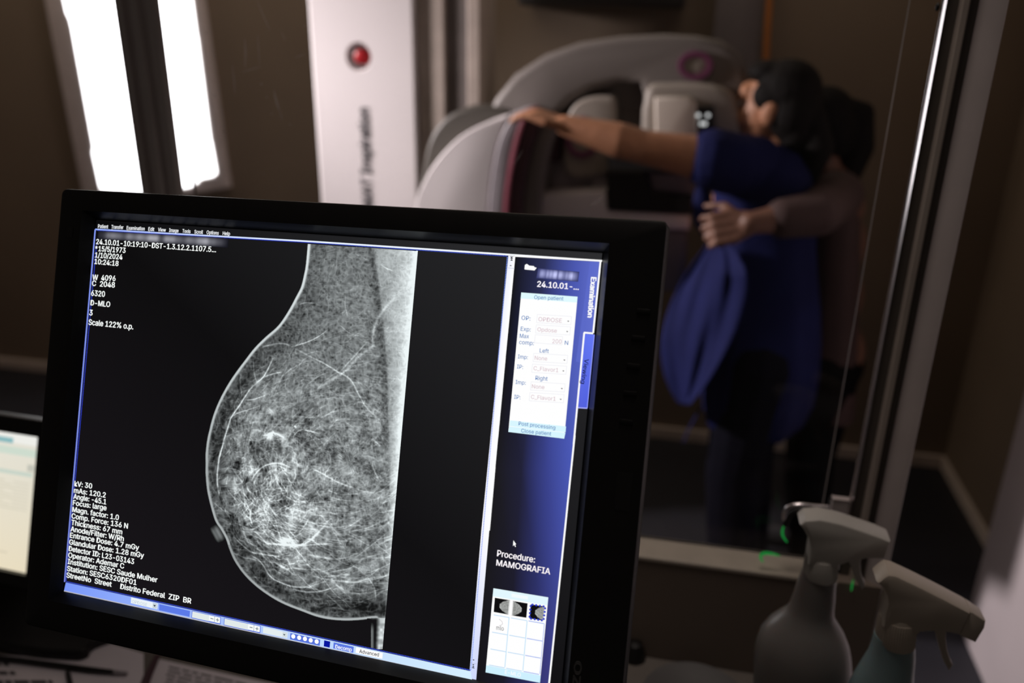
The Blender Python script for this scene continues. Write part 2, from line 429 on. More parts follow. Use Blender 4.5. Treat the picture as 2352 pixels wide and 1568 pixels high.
class Gfx:
    """flat lit shapes of a user interface, each with its colour"""
    def __init__(s): s.v = []; s.f = []; s.c = []
    def poly(s, pts, color, lay=1, strength=1.0):
        w = .00006 * lay; i = len(s.v)
        cols = color if isinstance(color[0], (tuple, list)) else [color] * len(pts)
        for p, c in zip(pts, cols):
            q = p if isinstance(p, Vector) else S(*p)
            s.v.append((q.x, q.y, w)); s.c.append(tuple(x * strength for x in lin(c)))
        s.f.append(tuple(range(i, len(s.v))))
    def line(s, a, b, wid, color, lay=1, color2=None):
        a = a if isinstance(a, Vector) else S(*a); b = b if isinstance(b, Vector) else S(*b)
        d = (b - a).normalized(); n = Vector((-d.y, d.x, 0)) * wid / 2
        c2 = color2 or color
        s.poly([a + n, a - n, b - n, b + n], [color, color, c2, c2], lay)
    def dots(s, a, b, size, step, color, lay=2):
        a = S(*a); b = S(*b); L = (b - a).length; k = int(L / step)
        for i in range(k):
            c = a.lerp(b, (i + .5) / k); h = size / 2
            s.poly([c + Vector((x, y, 0)) for x, y in ((-h, -h), (h, -h), (h, h), (-h, h))], color, lay)
    def disc(s, c, r, color, lay=3, n=16):
        c = S(*c); s.poly([c + Vector((r * math.cos(t), r * math.sin(t), 0)) for t in [2 * math.pi * k / n for k in range(n)]], color, lay)
    def text(s, body, a, b, cap, color, lay=4, bold=0.012, vertical=False):
        """letters from baseline point a to baseline point b, capitals cap pixels high"""
        vs, fs = text_mesh(body, bold)
        if not vs: return
        x0 = min(v[0] for v in vs); x1 = max(v[0] for v in vs)
        A = S(*a); B = S(*b); ex = (B - A) / (x1 - x0)
        up = (cap, 0) if vertical else (.09 * cap, -cap)
        T = S(a[0] + up[0], a[1] + up[1]); n = (T - A)
        d = ex.normalized(); perp = Vector((-d.y, d.x, 0)); ey = perp * n.dot(perp) / CAPH
        i = len(s.v); w = .00006 * lay; c = lin(color)
        for x, y in vs:
            q = A + ex * (x - x0) + ey * y; s.v.append((q.x, q.y, w)); s.c.append(c)
        for f in fs: s.f.append(tuple(i + k for k in f))
    def build(s, name, parent, m=None):
        me = bpy.data.meshes.new(name); me.from_pydata(s.v, [], s.f)
        at = me.attributes.new('lit', 'FLOAT_COLOR', 'POINT')
        at.data.foreach_set('color', np.array([(*c, 1) for c in s.c], np.float32).ravel())
        me.materials.append(m or M['lit'])
        o = bpy.data.objects.new(name, me); COL.objects.link(o); o.parent = parent
        return o

MM = .001
TL, TR, BR, BL = (Vector((-SW / 2, SH / 2, 0)), Vector((SW / 2, SH / 2, 0)), Vector((SW / 2, -SH / 2, 0)), Vector((-SW / 2, -SH / 2, 0)))
# base panel: a black image still glows a little
g = Gfx(); g.poly([TL, TR, BR, BL], [(14, 13, 14), (40, 40, 42), (18, 17, 19), (25, 22, 26)], 0)
screen = g.build('screen', mon)

def cA(x, y): return (120 + x / 3.92, 420 + y / 3.92)
def cB(x, y): return (120 + x / 4.356, 1080 + y / 4.356)
def cC(x, y): return (120 + x / 3.0154, 1300 + y / 3.0154)
def c4(x, y): return (450 + x / 3.136, 550 + y / 3.136)
def c5(x, y): return (450 + x / 2.76, 1000 + y / 2.76)
def cF(x, y): return (1100 + x / 3.4087, 560 + y / 3.4087)
def cG(x, y): return (1060 + x / 2.7609, 1000 + y / 2.7609)
WHITE = (255, 255, 255); PALE = (232, 240, 240)

# menu bar
g = Gfx()
g.poly([(221, 507), (1383, 583), (1381, 597), (219, 525)], [(9, 9, 11), (46, 46, 48), (46, 46, 48), (9, 9, 11)], 1)
g.line((219, 526.5), (720, 554.8), .0013, (150, 175, 255), 2, (230, 240, 255))
g.line((720, 554.8), (1383, 599), .0013, (230, 240, 255), 2, WHITE)
for w_, a, b, y0, y1, u in [('Patient', 412, 505, 405, 410, .12), ('Transfer', 533, 642, 411, 416, .1), ('Examination', 670, 834, 420, 428, .14), ('Edit', 865, 920, 430, 434, .2),
                         ('View', 952, 1024, 436, 440, .2), ('Image', 1052, 1138, 441, 446, .08), ('Tools', 1172, 1246, 448, 452, 0), ('Scroll', 1280, 1358, 455, 459, .15),
                         ('Options', 1390, 1500, 460, 467, .15), ('Help', 1535, 1602, 469, 473, .2)]:
    g.text(w_, cA(a, y0), cA(b, y1), 8.2, (240, 242, 245), 4, .018)
    if u: g.line(cA(a, y0 + 9), cA(a + (b - a) * u * 1.5, y0 + 11), .0005, (220, 222, 230), 4)
g.build('menu_bar', screen)

# left border and dotted selection frame, patient and exposure read-outs
g = Gfx()
g.line((219, 527), (148.5, 1336), .0015, (130, 150, 240), 2, (120, 135, 225))
g.dots((223.5, 529), (720, 557.5), .00072, .00125, (45, 70, 235)); g.dots((720, 557.5), (1166, 588), .00072, .00125, (60, 90, 235))
g.dots((222, 560), (152, 1334), .00076, .00125, (55, 75, 235))
g.dots((152, 1335), (1082, 1539), .00076, .00125, (60, 85, 235))
g.dots((1165.5, 590), (1081.5, 1538), .00076, .00125, (120, 150, 245))
for t_, a, b, cap in [('24.10.01-10:19:10-DST-1.3.12.2.1107.5...', (395, 550), (1476, 624), 11.5), ('*15/5/1973', (386, 612), (661, 630), 11.5), ('1/10/2024', (385, 670), (633, 690), 11.5),
                      ('10:24:18', (380, 728), (597, 748), 11.5), ('W  4096', (362, 872), (571, 883), 12), ('C  2048', (358, 925), (565, 942), 12), ('6320', (350, 1014), (475, 1025), 12.5),
                      ('D-MLO', (345, 1100), (522, 1117), 12), ('3', (333, 1190), (364, 1193), 12.5), ('Scale 122% o.p.', (327, 1276), (731, 1318), 12.5)]:
    g.text(t_, cA(*a), cA(*b), cap, (250, 254, 252), 4, .018)
for t_, a, b in [('kV: 30', (222, 155), (400, 182)), ('mAs: 120.2', (217, 222), (536, 272)), ('Angle: -45.1', (212, 282), (541, 340)), ('Focus: large', (206, 346), (544, 400)),
                 ('Magn. factor: 1.0', (200, 412), (667, 497)), ('Comp. Force: 136 N', (193, 477), (758, 582)), ('Thickness: 67 mm', (190, 542), (701, 640)), ('Anode/Filter: W/Rh', (183, 607), (717, 708)),
                 ('Entrance Dose: 4.7 mGy', (177, 670), (869, 798)), ('Glandular Dose: 1.28 mGy', (170, 738), (918, 876)), ('Detector ID: L23-03143', (165, 803), (819, 937)),
                 ('Operator: Ademar C', (160, 868), (720, 982)), ('Institution: SESC Saude Mulher', (155, 932), (1053, 1120)), ('Station: SESC6320DF01', (148, 1002), (844, 1146)),
                 ('StreetNo  Street     Distrito Federal  ZIP  BR', (142, 1068), (1391, 1332))]:
    g.text(t_, cB(*a), cB(*b), 11.5, (250, 254, 252), 4, .018)
g.build('scan_readout', screen)

# toolbar along the lower edge
g = Gfx()
g.poly([(151.5, 1337), (1081, 1541), (1085, 1564), (147, 1357)], [(122, 152, 250), (214, 240, 255), (214, 240, 255), (122, 152, 250)], 1)
g.line((147.3, 1356.5), (1088, 1562), .0008, (190, 190, 200), 2)
def q(pts, col, lay=2): g.poly([cC(*p) for p in pts], col, lay)
q([(547, 215), (732, 258), (728, 298), (545, 255)], (236, 244, 248)); q([(698, 252), (728, 259), (725, 295), (695, 288)], (200, 212, 220), 3); q([(701, 266), (719, 270), (710, 280)], (20, 20, 30), 4)
g.text('OPDOSE', cC(553, 252), cC(657, 277), 7, (190, 205, 215), 4, 0)
q([(742, 262), (955, 309), (951, 350), (740, 304)], (92, 122, 232))
for a in ((972, 312, 1165, 355, 1088), (1195, 362, 1440, 416, 1358)):
    x0, y0, x1, y1, xs = a; sl = (y1 - y0) / (x1 - x0)
    q([(x0 - 4, y0 - 4), (x1 + 4, y1 - 4), (x1 + 1, y1 + 48), (x0 - 7, y0 + 46)], (92, 118, 220), 2)
    q([(x0, y0), (xs, y0 + sl * (xs - x0)), (xs - 3, y0 + sl * (xs - x0) + 42), (x0 - 3, y0 + 42)], (226, 234, 234), 3)
    q([(xs, y0 + sl * (xs - x0)), (x1, y1), (x1 - 3, y1 + 40), (xs - 3, y0 + sl * (xs - x0) + 40)], (246, 250, 250), 3)
    xm = (xs + x1) / 2; ym = y0 + sl * (xm - x0)
    g.line(cC(xm, ym), cC(xm - 3, ym + 40), .0004, (150, 165, 175), 4)
    xa = (xs + xm) / 2; ya = y0 + sl * (xa - x0) + 20; g.line(cC(xa - 10, ya - 2), cC(xa + 10, ya + 3), .0006, (110, 120, 125), 4)
    xa = (x1 + xm) / 2; ya = y0 + sl * (xa - x0) + 20; g.line(cC(xa - 10, ya - 2), cC(xa + 10, ya + 3), .0006, (120, 130, 135), 4); g.line(cC(xa + 1, ya - 11), cC(xa - 1, ya + 12), .0006, (120, 130, 135), 4)
q([(1462, 420), (1632, 458), (1628, 498), (1459, 461)], (228, 238, 240)); q([(1597, 452), (1629, 459), (1626, 495), (1594, 488)], (212, 224, 228), 3); q([(1599, 467), (1617, 471), (1608, 480)], (80, 88, 95), 4)
q([(1650, 462), (1857, 508), (1853, 551), (1647, 505)], (88, 116, 220))
for c in ((1670, 485), (1711, 494), (1751, 502), (1791, 512), (1832, 521)): g.disc(cC(*c), .0018, WHITE)
q([(1884, 512), (1926, 521), (1922, 563), (1881, 554)], (8, 22, 160))
q([(1950, 526), (2089, 557), (2085, 599), (1946, 568)], (92, 120, 226)); g.text('Decomp', cC(1960, 567), cC(2075, 590), 8.5, (245, 248, 255), 4, .015)
q([(2105, 560), (2290, 601), (2286, 640), (2101, 598)], WHITE); g.text('Advanced', cC(2127, 598), cC(2263, 624), 8, (25, 25, 32), 4, .008)
g.build('toolbar', screen)

# scroll strip between the scan and the side panel
g = Gfx()
g.poly([cF(231, 92), cF(285, 96), cG(235, 0), cG(181, 602), cG(126, 602)], [(238, 240, 255), (255, 255, 255), (255, 255, 255), (255, 255, 255), (248, 248, 255)], 1)
g.poly([cG(126, 602), cG(176, 602), cG(93, 1548), cG(48, 1537)], [(248, 248, 255), WHITE, (206, 214, 250), (206, 220, 255)], 1)
for pts in ([cF(245, 116), cF(257, 102), cF(268, 118)], [cF(245, 130), cF(257, 118), cF(267, 132)], [cF(240, 172), cF(249, 164), cF(258, 173)], [cG(70, 1417), cG(84, 1420), cG(77, 1427)], [cG(68, 1448), cG(82, 1450), cG(75, 1458)], [cG(68, 1459), cG(82, 1462), cG(75, 1471)]):
    g.poly(pts, (30, 26, 34), 2)
g.line(cF(246, 101), cF(268, 102), .0005, (30, 26, 34), 2); g.line(cG(67, 1470), cG(82, 1474), .0006, (30, 26, 34), 2)
g.line(cF(228, 188), cF(278, 192), .0004, (200, 205, 220), 2); g.line(cG(58, 1440), cG(96, 1448), .0004, (190, 195, 220), 2)
g.build('scroll_bar', screen)

# side panel with black to blue gradient
g = Gfx()
def cross(v): return v
top = [cF(288, 98), cF(520, 114), cF(760, 130), cF(949, 140)]
mid = [cF(210, 880), cF(420, 900), cF(640, 915), cF(815, 935)]
low = [cG(215, 200), cG(380, 220), cG(540, 250), cG(690, 270)]
low2 = [cG(150, 900), cG(330, 930), cG(480, 960), cG(622, 980)]
bot = [cG(95, 1560), cG(260, 1600), cG(420, 1635), cG(560, 1570)]
cols = [[(22, 22, 25), (44, 48, 84), (76, 88, 176), (98, 112, 205)], [(22, 22, 26), (40, 44, 80), (70, 82, 170), (88, 102, 195)], [(28, 27, 29), (34, 34, 56), (58, 66, 140), (74, 88, 180)],
        [(26, 25, 28), (30, 29, 44), (46, 50, 104), (64, 72, 150)], [(22, 20, 24), (26, 25, 38), (44, 44, 92), (62, 62, 130)]]
rows = [top, mid, low, low2, bot]
for r in range(4):
    for k in range(3):
        g.poly([rows[r][k], rows[r][k + 1], rows[r + 1][k + 1], rows[r + 1][k]], [cols[r][k], cols[r][k + 1], cols[r + 1][k + 1], cols[r + 1][k]], 1)
g.poly([cF(949, 140), cF(897, 690), cF(825, 690), cF(820, 935), cF(760, 920), cF(870, 135)], [(98, 112, 205)] * 2 + [(92, 106, 200)] * 4, 2)
for a, b in ((cF(285, 94), cF(953, 132)), (cF(953, 132), cF(895, 697)), (cF(895, 700), cF(822, 694)), (cF(825, 694), cF(742, 1568)), (cG(718, 0), cG(553, 1600))):
    g.line(a, b, .0013, WHITE, 5)
g.poly([cF(828, 703), cF(904, 709), cF(848, 1285), cF(776, 1280)], [(98, 118, 240), (104, 122, 245), (82, 98, 225), (88, 100, 220)], 4)
g.line(cF(904, 709), cF(848, 1285), .0006, (150, 160, 255), 5); g.line(cF(776, 1281), cF(848, 1286), .0008, (170, 175, 250), 5)
g.text('Examination', cF(880, 258), cF(851, 576), 12, WHITE, 6, .03, vertical=True)
g.text('Viewing', cF(829, 898), cF(798, 1092), 10, (14, 14, 40), 6, .008, vertical=True)
g.poly([cF(357, 200), cF(360, 165), cF(376, 156), cF(395, 170), cF(430, 173), cF(435, 181), cF(453, 187), cF(436, 208)], WHITE, 4)
g.text('24.10.01-...', cF(455, 335), cF(783, 360), 13, (250, 246, 255), 6, .02)
# form
fTL, fTR, fBR, fBL = cF(332, 380), cF(773, 413), cF(668, 1524), cF(231, 1471)
g.poly([fTL, fTR, fBR, fBL], (255, 255, 255), 3)
g.poly([fTL, fTR, cF(768, 459), cF(327, 427)], (224, 250, 255), 4)
g.poly([cF(244, 1380), cF(683, 1428), cF(679, 1474), cF(239, 1424)], (216, 246, 255), 4); g.poly([cF(238, 1428), cF(678, 1478), fBR, fBL], (216, 246, 255), 4)
BLU = (70, 120, 185); PNK = (214, 190, 200)
for t_, a, b, cap, c in [('Open patient', (433, 431), (662, 443), 8.5, BLU), ('OP:', (333, 593), (403, 600), 9.5, BLU), ('OPDOSE', (466, 604), (650, 617), 9.5, PNK), ('Exp:', (327, 679), (405, 686), 9.5, BLU), ('Opdose', (458, 683), (610, 695), 9, PNK),
                         ('Max', (320, 735), (392, 739), 9.5, BLU), ('comp:', (315, 783), (430, 793), 9.5, BLU), ('200', (575, 777), (648, 781), 9.5, PNK), ('N', (672, 788), (699, 790), 9, BLU), ('Left', (476, 849), (547, 854), 9, BLU),
                         ('Imp:', (305, 896), (383, 902), 9, BLU), ('None', (437, 906), (535, 913), 9, PNK), ('IP:', (298, 974), (346, 979), 9, BLU), ('C_Flavor1', (428, 987), (622, 1004), 9, PNK), ('Right', (443, 1064), (538, 1071), 9.5, BLU),
                         ('Imp:', (287, 1095), (367, 1102), 9, BLU), ('None', (415, 1129), (513, 1136), 9, PNK), ('IP:', (276, 1211), (325, 1216), 9, BLU), ('C_Flavor1', (408, 1211), (601, 1228), 9, PNK),
                         ('Post processing', (311, 1418), (598, 1452), 8.5, BLU), ('Close patient', (331, 1474), (566, 1500), 8.5, BLU)]:
    g.text(t_, cF(*a), cF(*b), cap, c, 6, .004)
for x, y, x0, w_ in ((700, 606, 458, 268), (692, 687, 450, 268), (None, 762, 442, 215), (670, 910, 430, 266), (662, 995, 420, 268), (650, 1133, 410, 266), (641, 1217, 400, 268)):
    yy = y - 22 if x else y - 20
    p = [(x0, yy - 32), (x0 + w_, yy - 16), (x0 + w_ - 6, yy + 48), (x0 - 6, yy + 32)]
    for a, b in zip(p, p[1:] + p[:1]): g.line(cF(*a), cF(*b), .0003, (232, 232, 240), 5)
    if x: g.poly([cF(x - 8, y - 5), cF(x + 8, y - 4), cF(x, y + 5)], (40, 20, 24), 6)
g.poly([cG(330, 663), cG(327, 700), cG(335, 692), cG(341, 706), cG(346, 703), cG(341, 690), cG(348, 689)], WHITE, 6)
g.text('Procedure:', cG(225, 763), cG(466, 805), 14, (252, 246, 250), 6, .014)
g.text('MAMOGRAFIA', cG(220, 822), cG(563, 880), 13.5, (252, 246, 250), 6, .014)
# thumbnail tray
tTL, tTR, tBR, tBL = [S(*cG(*p)) for p in ((203, 967), (551, 1025), (498, 1566), (153, 1500))]
def T(u, v): return tTL.lerp(tTR, u).lerp(tBL.lerp(tBR, u), v)
g.poly([tTL, tTR, tBR, tBL], WHITE, 3)
g.poly([T(0, 0), T(1, 0), T(1, .095), T(0, .095)], (226, 247, 255), 4); g.poly([T(.34, .025), T(.64, .025), T(.64, .065), T(.34, .065)], (244, 252, 255), 5)
g.poly([T(0, .915), T(1, .915), T(1, 1), T(0, 1)], (206, 240, 255), 4)
for v in (.31, .515, .715, .905): g.line(T(.05, v), T(.34, v), .0006, (190, 220, 245), 5); g.line(T(.37, v), T(.66, v), .0006, (190, 220, 245), 5); g.line(T(.69, v), T(.97, v), .0006, (160, 180, 240), 5)
for u in (.335, .665): g.line(T(u, .31), T(u + .01, .9), .0006, (190, 225, 248), 5)
g.line(T(.975, .31), T(.985, .9), .0005, (170, 185, 240), 5)
g.text('E-MLO', cG(275, 1508), cG(376, 1530), 9, (245, 250, 255), 6, .02)
g.text('mlo', cG(221, 1229), cG(268, 1236), 10, (120, 118, 120), 6, .004)
a = [cG(240, 1162), cG(258, 1178), cG(262, 1192), cG(250, 1202), cG(238, 1204)]
for p, r in zip(a, a[1:]): g.line(p, r, .0004, (205, 200, 205), 6)
thumb_cells = [((212, 1027), (310, 1043), (300, 1134), (205, 1117)), ((325, 1047), (420, 1063), (412, 1154), (318, 1139)), ((440, 1068), (533, 1083), (521, 1172), (431, 1158))]
for k, c in enumerate(thumb_cells):
    g.poly([cG(*p) for p in c], (16, 15, 17), 5)
c = thumb_cells[2]
for a, b in zip(c, c[1:] + c[:1]): g.dots(cG(*a), cG(*b), .0014, .0025, (40, 60, 205), 7)
g.build('side_panel', screen)

# ------------------------------------------------------------------ the scan picture, painted cell by cell on the display
rng = np.random.default_rng(11)
def vnoise(x, y, sc, seed):
    r = np.random.default_rng(seed); G = r.random((256, 256)).astype(np.float32)
    x = x / sc; y = y / sc; xi = np.floor(x).astype(int); yi = np.floor(y).astype(int)
    fx = x - xi; fy = y - yi; fx = fx * fx * (3 - 2 * fx); fy = fy * fy * (3 - 2 * fy)
    g00 = G[yi % 256, xi % 256]; g10 = G[yi % 256, (xi + 1) % 256]; g01 = G[(yi + 1) % 256, xi % 256]; g11 = G[(yi + 1) % 256, (xi + 1) % 256]
    return (g00 * (1 - fx) + g10 * fx) * (1 - fy) + (g01 * (1 - fx) + g11 * fx) * fy
def sstep(a, b, x):
    t = np.clip((x - a) / (b - a), 0, 1); return t * t * (3 - 2 * t)
OUT = [c4(*p) for p in ((805, 20), (790, 180), (775, 262), (755, 340), (720, 410), (660, 520), (590, 620), (500, 700), (420, 780), (350, 870), (290, 950), (230, 1040), (170, 1150), (125, 1260), (95, 1370), (78, 1450), (68, 1540))] + \
      [c5(*p) for p in ((60, 180), (60, 250), (70, 350), (90, 440), (120, 540), (158, 600), (190, 660), (210, 720), (240, 790), (290, 865), (350, 930), (420, 988), (500, 1040), (580, 1080), (680, 1118), (760, 1148), (850, 1167), (950, 1174), (1040, 1170), (1100, 1163), (1140, 1160))]
OUT = np.array([tuple(p)[:2] for p in smooth_poly([Vector((x, y, 0)) for x, y in OUT], 5, closed=False)])
X0, Y0, NX, NY = 462, 556, 502, 940
px, py = np.meshgrid(np.arange(NX) + X0 + 0.0, np.arange(NY) + Y0 + 0.0)
oy = OUT[:, 1]; k_ = np.maximum.accumulate(oy + np.arange(len(oy)) * 1e-6)
xl = np.interp(py[:, 0], k_, OUT[:, 0])[:, None]
xr = np.interp(py[:, 0], [556, 575, 1000, 1388, 1500], [960.5, 959.5, 920, 887, 878])[:, None]
yb = np.interp(px[0], OUT[-90:, 0], OUT[-90:, 1])[None, :]
inside = (px > xl) & (px < xr + 4) & ((px < 560) | (py < yb + 0))
d = np.full(px.shape, 130.0, np.float32)
for (ax, ay), (bx, by) in zip(OUT[:-1], OUT[1:]):
    i0, i1 = int(max(min(ay, by) - 125 - Y0, 0)), int(min(max(ay, by) + 125 - Y0, NY)); j0, j1 = int(max(min(ax, bx) - 125 - X0, 0)), int(min(max(ax, bx) + 125 - X0, NX))
    sx, sy = px[i0:i1, j0:j1] - ax, py[i0:i1, j0:j1] - ay; ex, ey = bx - ax, by - ay
    t = np.clip((sx * ex + sy * ey) / (ex * ex + ey * ey + 1e-9), 0, 1)
    d[i0:i1, j0:j1] = np.minimum(d[i0:i1, j0:j1], np.hypot(sx - t * ex, sy - t * ey))
d = np.where(inside, d, -d)
# warp so that fibres follow arcs round the gland
wx = px + 14 * (vnoise(px, py, 60, 1) - .5) + 6 * (vnoise(px, py, 18, 2) - .5); wy = py + 14 * (vnoise(px, py, 60, 3) - .5) + 6 * (vnoise(px, py, 18, 4) - .5)
ang = np.arctan2(wy - 1060, wx - 800); rad = np.hypot(wx - 800, wy - 1060)
def ridge(n): return 1 - np.abs(2 * n - 1)
fib = ridge(vnoise(wx, wy, 5.5, 5)) * .5 + ridge(vnoise(wx + 50, wy, 9, 6)) * .35 + ridge(vnoise(wx, wy + 31, 16, 7)) * .3
arc = ridge(vnoise(ang * 130, rad, 9, 8)) ** 2 * .6 + ridge(vnoise(ang * 60, rad + 90, 6, 9)) ** 2 * .4
grain = rng.random(px.shape) - .5
up = sstep(960, 760, py)                                        # upper part: even fatty mesh
gl_ = np.exp(-(((px - 640) / 125) ** 2 + ((py - 1105) / 150) ** 2)) # gland centre
deep = sstep(12, 95, d)
low_c = sstep(860, 1000, py)
cl = vnoise(wx, wy, 30, 10) * .55 + vnoise(wx, wy, 13, 12) * .45
v = .33 + .09 * sstep(0, 110, d) + .03 * up
v += (fib - .62) * (.30 + .16 * gl_) + (arc - .35) * (.16 * (1 - up) + .08)
v += low_c * deep * (.34 * (cl - .46)) + gl_ * (.02 + .50 * np.maximum(cl - .48, 0) - .30 * np.maximum(.42 - cl, 0))
v += .05 * (vnoise(px, py, 70, 13) - .5)
# darker fat under the skin
lw = sstep(1180, 1330, py)
fat = np.exp(-((d - 26 - 8 * lw) / (22 + 7 * lw)) ** 2) * (sstep(760, 880, py))
v -= fat * .15
v += .05 * sstep(690, 870, px) * low_c
v -= .07 * np.exp(-((px - 650) / 60) ** 2 - ((py - 770) / 45) ** 2)
v -= np.exp(-((px - 845) / 60) ** 2 - ((py - 1395) / 20) ** 2) * .2
# chest muscle
xp = np.interp(py[:, 0], [556, 569, 636, 693, 757, 830, 901, 980, 1060, 1160, 1300, 1420], [855, 856.6, 867.7, 874, 880.5, 887, 890, 891.6, 893, 894, 888, 884])[:, None]
mus = sstep(-2, 4, px - xp) * (1 - .55 * sstep(1000, 1250, py))
mv = .60 + .30 * np.clip((px - xp) / np.maximum(xr - xp, 8), 0, 1) + (fib - .62) * .22 + (vnoise(px, py, 26, 14) - .5) * .08
v = v * (1 - mus) + mv * mus
v -= .10 * np.exp(-((px - xp + 7) / 8) ** 2) * (1 - sstep(900, 1150, py))
v += .14 * np.exp(-((px - xr) / 14) ** 2) * (1 - sstep(1150, 1330, py))
# single strands drawn with soft strokes
def stroke(pts, w, amp, fade=True):
    global v
    pts = np.array(pts, float)
    lo = pts.min(0) - 4 * w - 2; hi = pts.max(0) + 4 * w + 2
    i0, i1 = int(max(lo[1] - Y0, 0)), int(min(hi[1] - Y0, NY)); j0, j1 = int(max(lo[0] - X0, 0)), int(min(hi[0] - X0, NX))
    if i1 <= i0 or j1 <= j0: return
    sx, sy = px[i0:i1, j0:j1], py[i0:i1, j0:j1]; best = np.full(sx.shape, 1e9); tt = np.zeros(sx.shape); n = len(pts) - 1
    for k in range(n):
        a, b = pts[k], pts[k + 1]; ab = b - a; L2 = (ab ** 2).sum() + 1e-9
        t = np.clip(((sx - a[0]) * ab[0] + (sy - a[1]) * ab[1]) / L2, 0, 1)
        dd = np.hypot(sx - a[0] - ab[0] * t, sy - a[1] - ab[1] * t); m = dd < best; best = np.where(m, dd, best); tt = np.where(m, (k + t) / n, tt)
    f = np.exp(-(best / w) ** 2) * amp
    if fade: f *= np.clip(np.minimum(tt, 1 - tt) * 5, 0, 1) * .8 + .2
    v[i0:i1, j0:j1] += f
def spl(pts): return [tuple(p)[:2] for p in smooth_poly([Vector((*p, 0)) for p in pts], 5, closed=False)]
K4 = [([(555, 855), (520, 930), (485, 990), (440, 1030)], 1.5, .40), ([(620, 955), (560, 965), (490, 990)], 1.3, .30), ([(435, 1035), (385, 1085), (310, 1200), (255, 1280), (232, 1350), (200, 1450), (175, 1560)], 1.6, .42),
      ([(250, 1285), (300, 1250), (380, 1225), (470, 1195)], 1.3, .25), ([(355, 1155), (420, 1150), (500, 1120)], 1.2, .28), ([(950, 650), (880, 700), (800, 738), (690, 772)], 1.2, .32), ([(690, 772), (640, 750), (560, 752), (470, 778)], 1.7, .22),
      ([(690, 772), (830, 845), (920, 890), (1010, 945), (1110, 1005), (1170, 1110), (1230, 1210), (1330, 1305)], 1.7, .25), ([(1480, 390), (1400, 450), (1345, 520), (1300, 590), (1275, 690), (1270, 770), (1180, 835), (1060, 960), (940, 1030), (820, 1110)], 3.2, .17),
      ([(1225, 745), (1150, 830), (1040, 950)], 1.6, .18), ([(860, 460), (790, 455), (740, 470)], 1.2, .22), ([(1230, 700), (1120, 680), (1030, 610)], 1.1, .14), ([(440, 1030), (420, 960), (415, 860)], 1.2, .18), ([(325, 960), (320, 1050), (335, 1130)], 1.0, .18),
      ([(1330, 180), (1380, 210), (1420, 225)], 1.4, .18), ([(1080, 380), (1075, 470), (1095, 560)], 1.1, .13), ([(700, 1420), (760, 1370), (900, 1400)], 1.6, .3), ([(520, 1420), (560, 1390), (640, 1430)], 1.8, .35), ([(1265, 1430), (1310, 1470), (1330, 1490)], 2.4, .3)]
K5 = [([(350, 290), (380, 240), (430, 195), (500, 175), (560, 185), (620, 215)], 1.7, .34), ([(185, 30), (155, 110), (140, 200), (135, 290), (150, 380)], 1.8, .40), ([(740, 210), (800, 240), (900, 295), (990, 330)], 1.8, .26), ([(350, 590), (400, 630), (450, 680), (530, 690), (620, 695), (700, 680), (780, 610), (840, 540)], 2.2, .34),
      ([(430, 830), (480, 900), (560, 940), (640, 960), (760, 960)], 1.6, .34), ([(600, 970), (700, 990), (800, 985), (870, 960)], 1.6, .30), ([(350, 760), (400, 790), (440, 840)], 1.5, .30), ([(890, 910), (1000, 930), (1080, 910), (1200, 890)], 2.6, .26), ([(640, 700), (760, 690), (860, 685)], 1.6, .24),
      ([(350, 460), (345, 520), (360, 570)], 1.6, .36), ([(310, 380), (310, 440), (330, 490)], 1.5, .22), ([(700, 750), (790, 770), (880, 780)], 2.4, .24), ([(240, 640), (290, 690), (360, 740), (480, 760), (600, 780)], 1.5, .25), ([(820, 1000), (880, 1050), (940, 1110)], 1.8, .14), ([(1090, 900), (1130, 960), (1140, 1030)], 1.5, .2),
      ([(1115, 160), (1130, 220), (1165, 290)], 1.8, .2), ([(560, 380), (640, 420), (700, 415)], 1.5, .22), ([(500, 800), (560, 840), (590, 850)], 2.4, .3), ([(880, 600), (960, 580), (1060, 520)], 1.3, .16), ([(1000, 780), (1080, 720), (1220, 610)], 1.4, .16)]
for l, w_, a_ in K4: stroke(spl([c4(*p) for p in l]), w_, a_ * 1.25)
for l, w_, a_ in K5: stroke(spl([c5(*p) for p in l]), w_, a_ * 1.25)
def arcs(n, cx, cy, r0, r1, a0, a1, w, amp, span):
    for _ in range(n):
        r_ = rng.uniform(r0, r1); t = rng.uniform(a0, a1); sp = rng.uniform(*span) / r_; c0, c1 = cx + rng.normal(0, 18), cy + rng.normal(0, 18); wob = rng.normal(0, .10)
        pts = [(c0 + r_ * (1 + wob * k / 6) * math.cos(t + sp * k / 6) + rng.normal(0, .9), c1 + r_ * (1 + wob * k / 6) * math.sin(t + sp * k / 6) + rng.normal(0, .9)) for k in range(7)]
        mx_, my_ = pts[3]; j, i = int(mx_ - X0), int(my_ - Y0)
        if not (0 <= i < NY and 0 <= j < NX) or d[i, j] < 18: continue
        stroke(pts, rng.uniform(*w), rng.uniform(*amp))
arcs(260, 790, 1010, 150, 370, .35, 2.5, (.8, 1.5), (.08, .22), (30, 110))      # lower half, hanging arcs
arcs(150, 790, 1060, 90, 300, 3.0, 5.0, (.7, 1.2), (.05, .15), (25, 80))        # upper left arcs
arcs(95, 640, 1100, 20, 140, 0, 6.28, (.8, 1.6), (.07, .22), (18, 60))         # dense gland
arcs(80, 560, 1120, 10, 120, 0, 6.28, (.7, 1.3), (.08, .24), (14, 45))
for _ in range(90):                                                             # ducts running from the nipple
    t = rng.uniform(-1.25, .75); r_ = rng.uniform(25, 160); L = rng.uniform(25, 70); pts = []
    for k in range(6):
        pts.append((520 + math.cos(t) * (r_ + L * k / 5), 1215 + math.sin(t) * (r_ + L * k / 5))); t += rng.normal(0, .05)
    stroke(pts, rng.uniform(.8, 1.5), rng.uniform(.08, .22))
n_ = 0
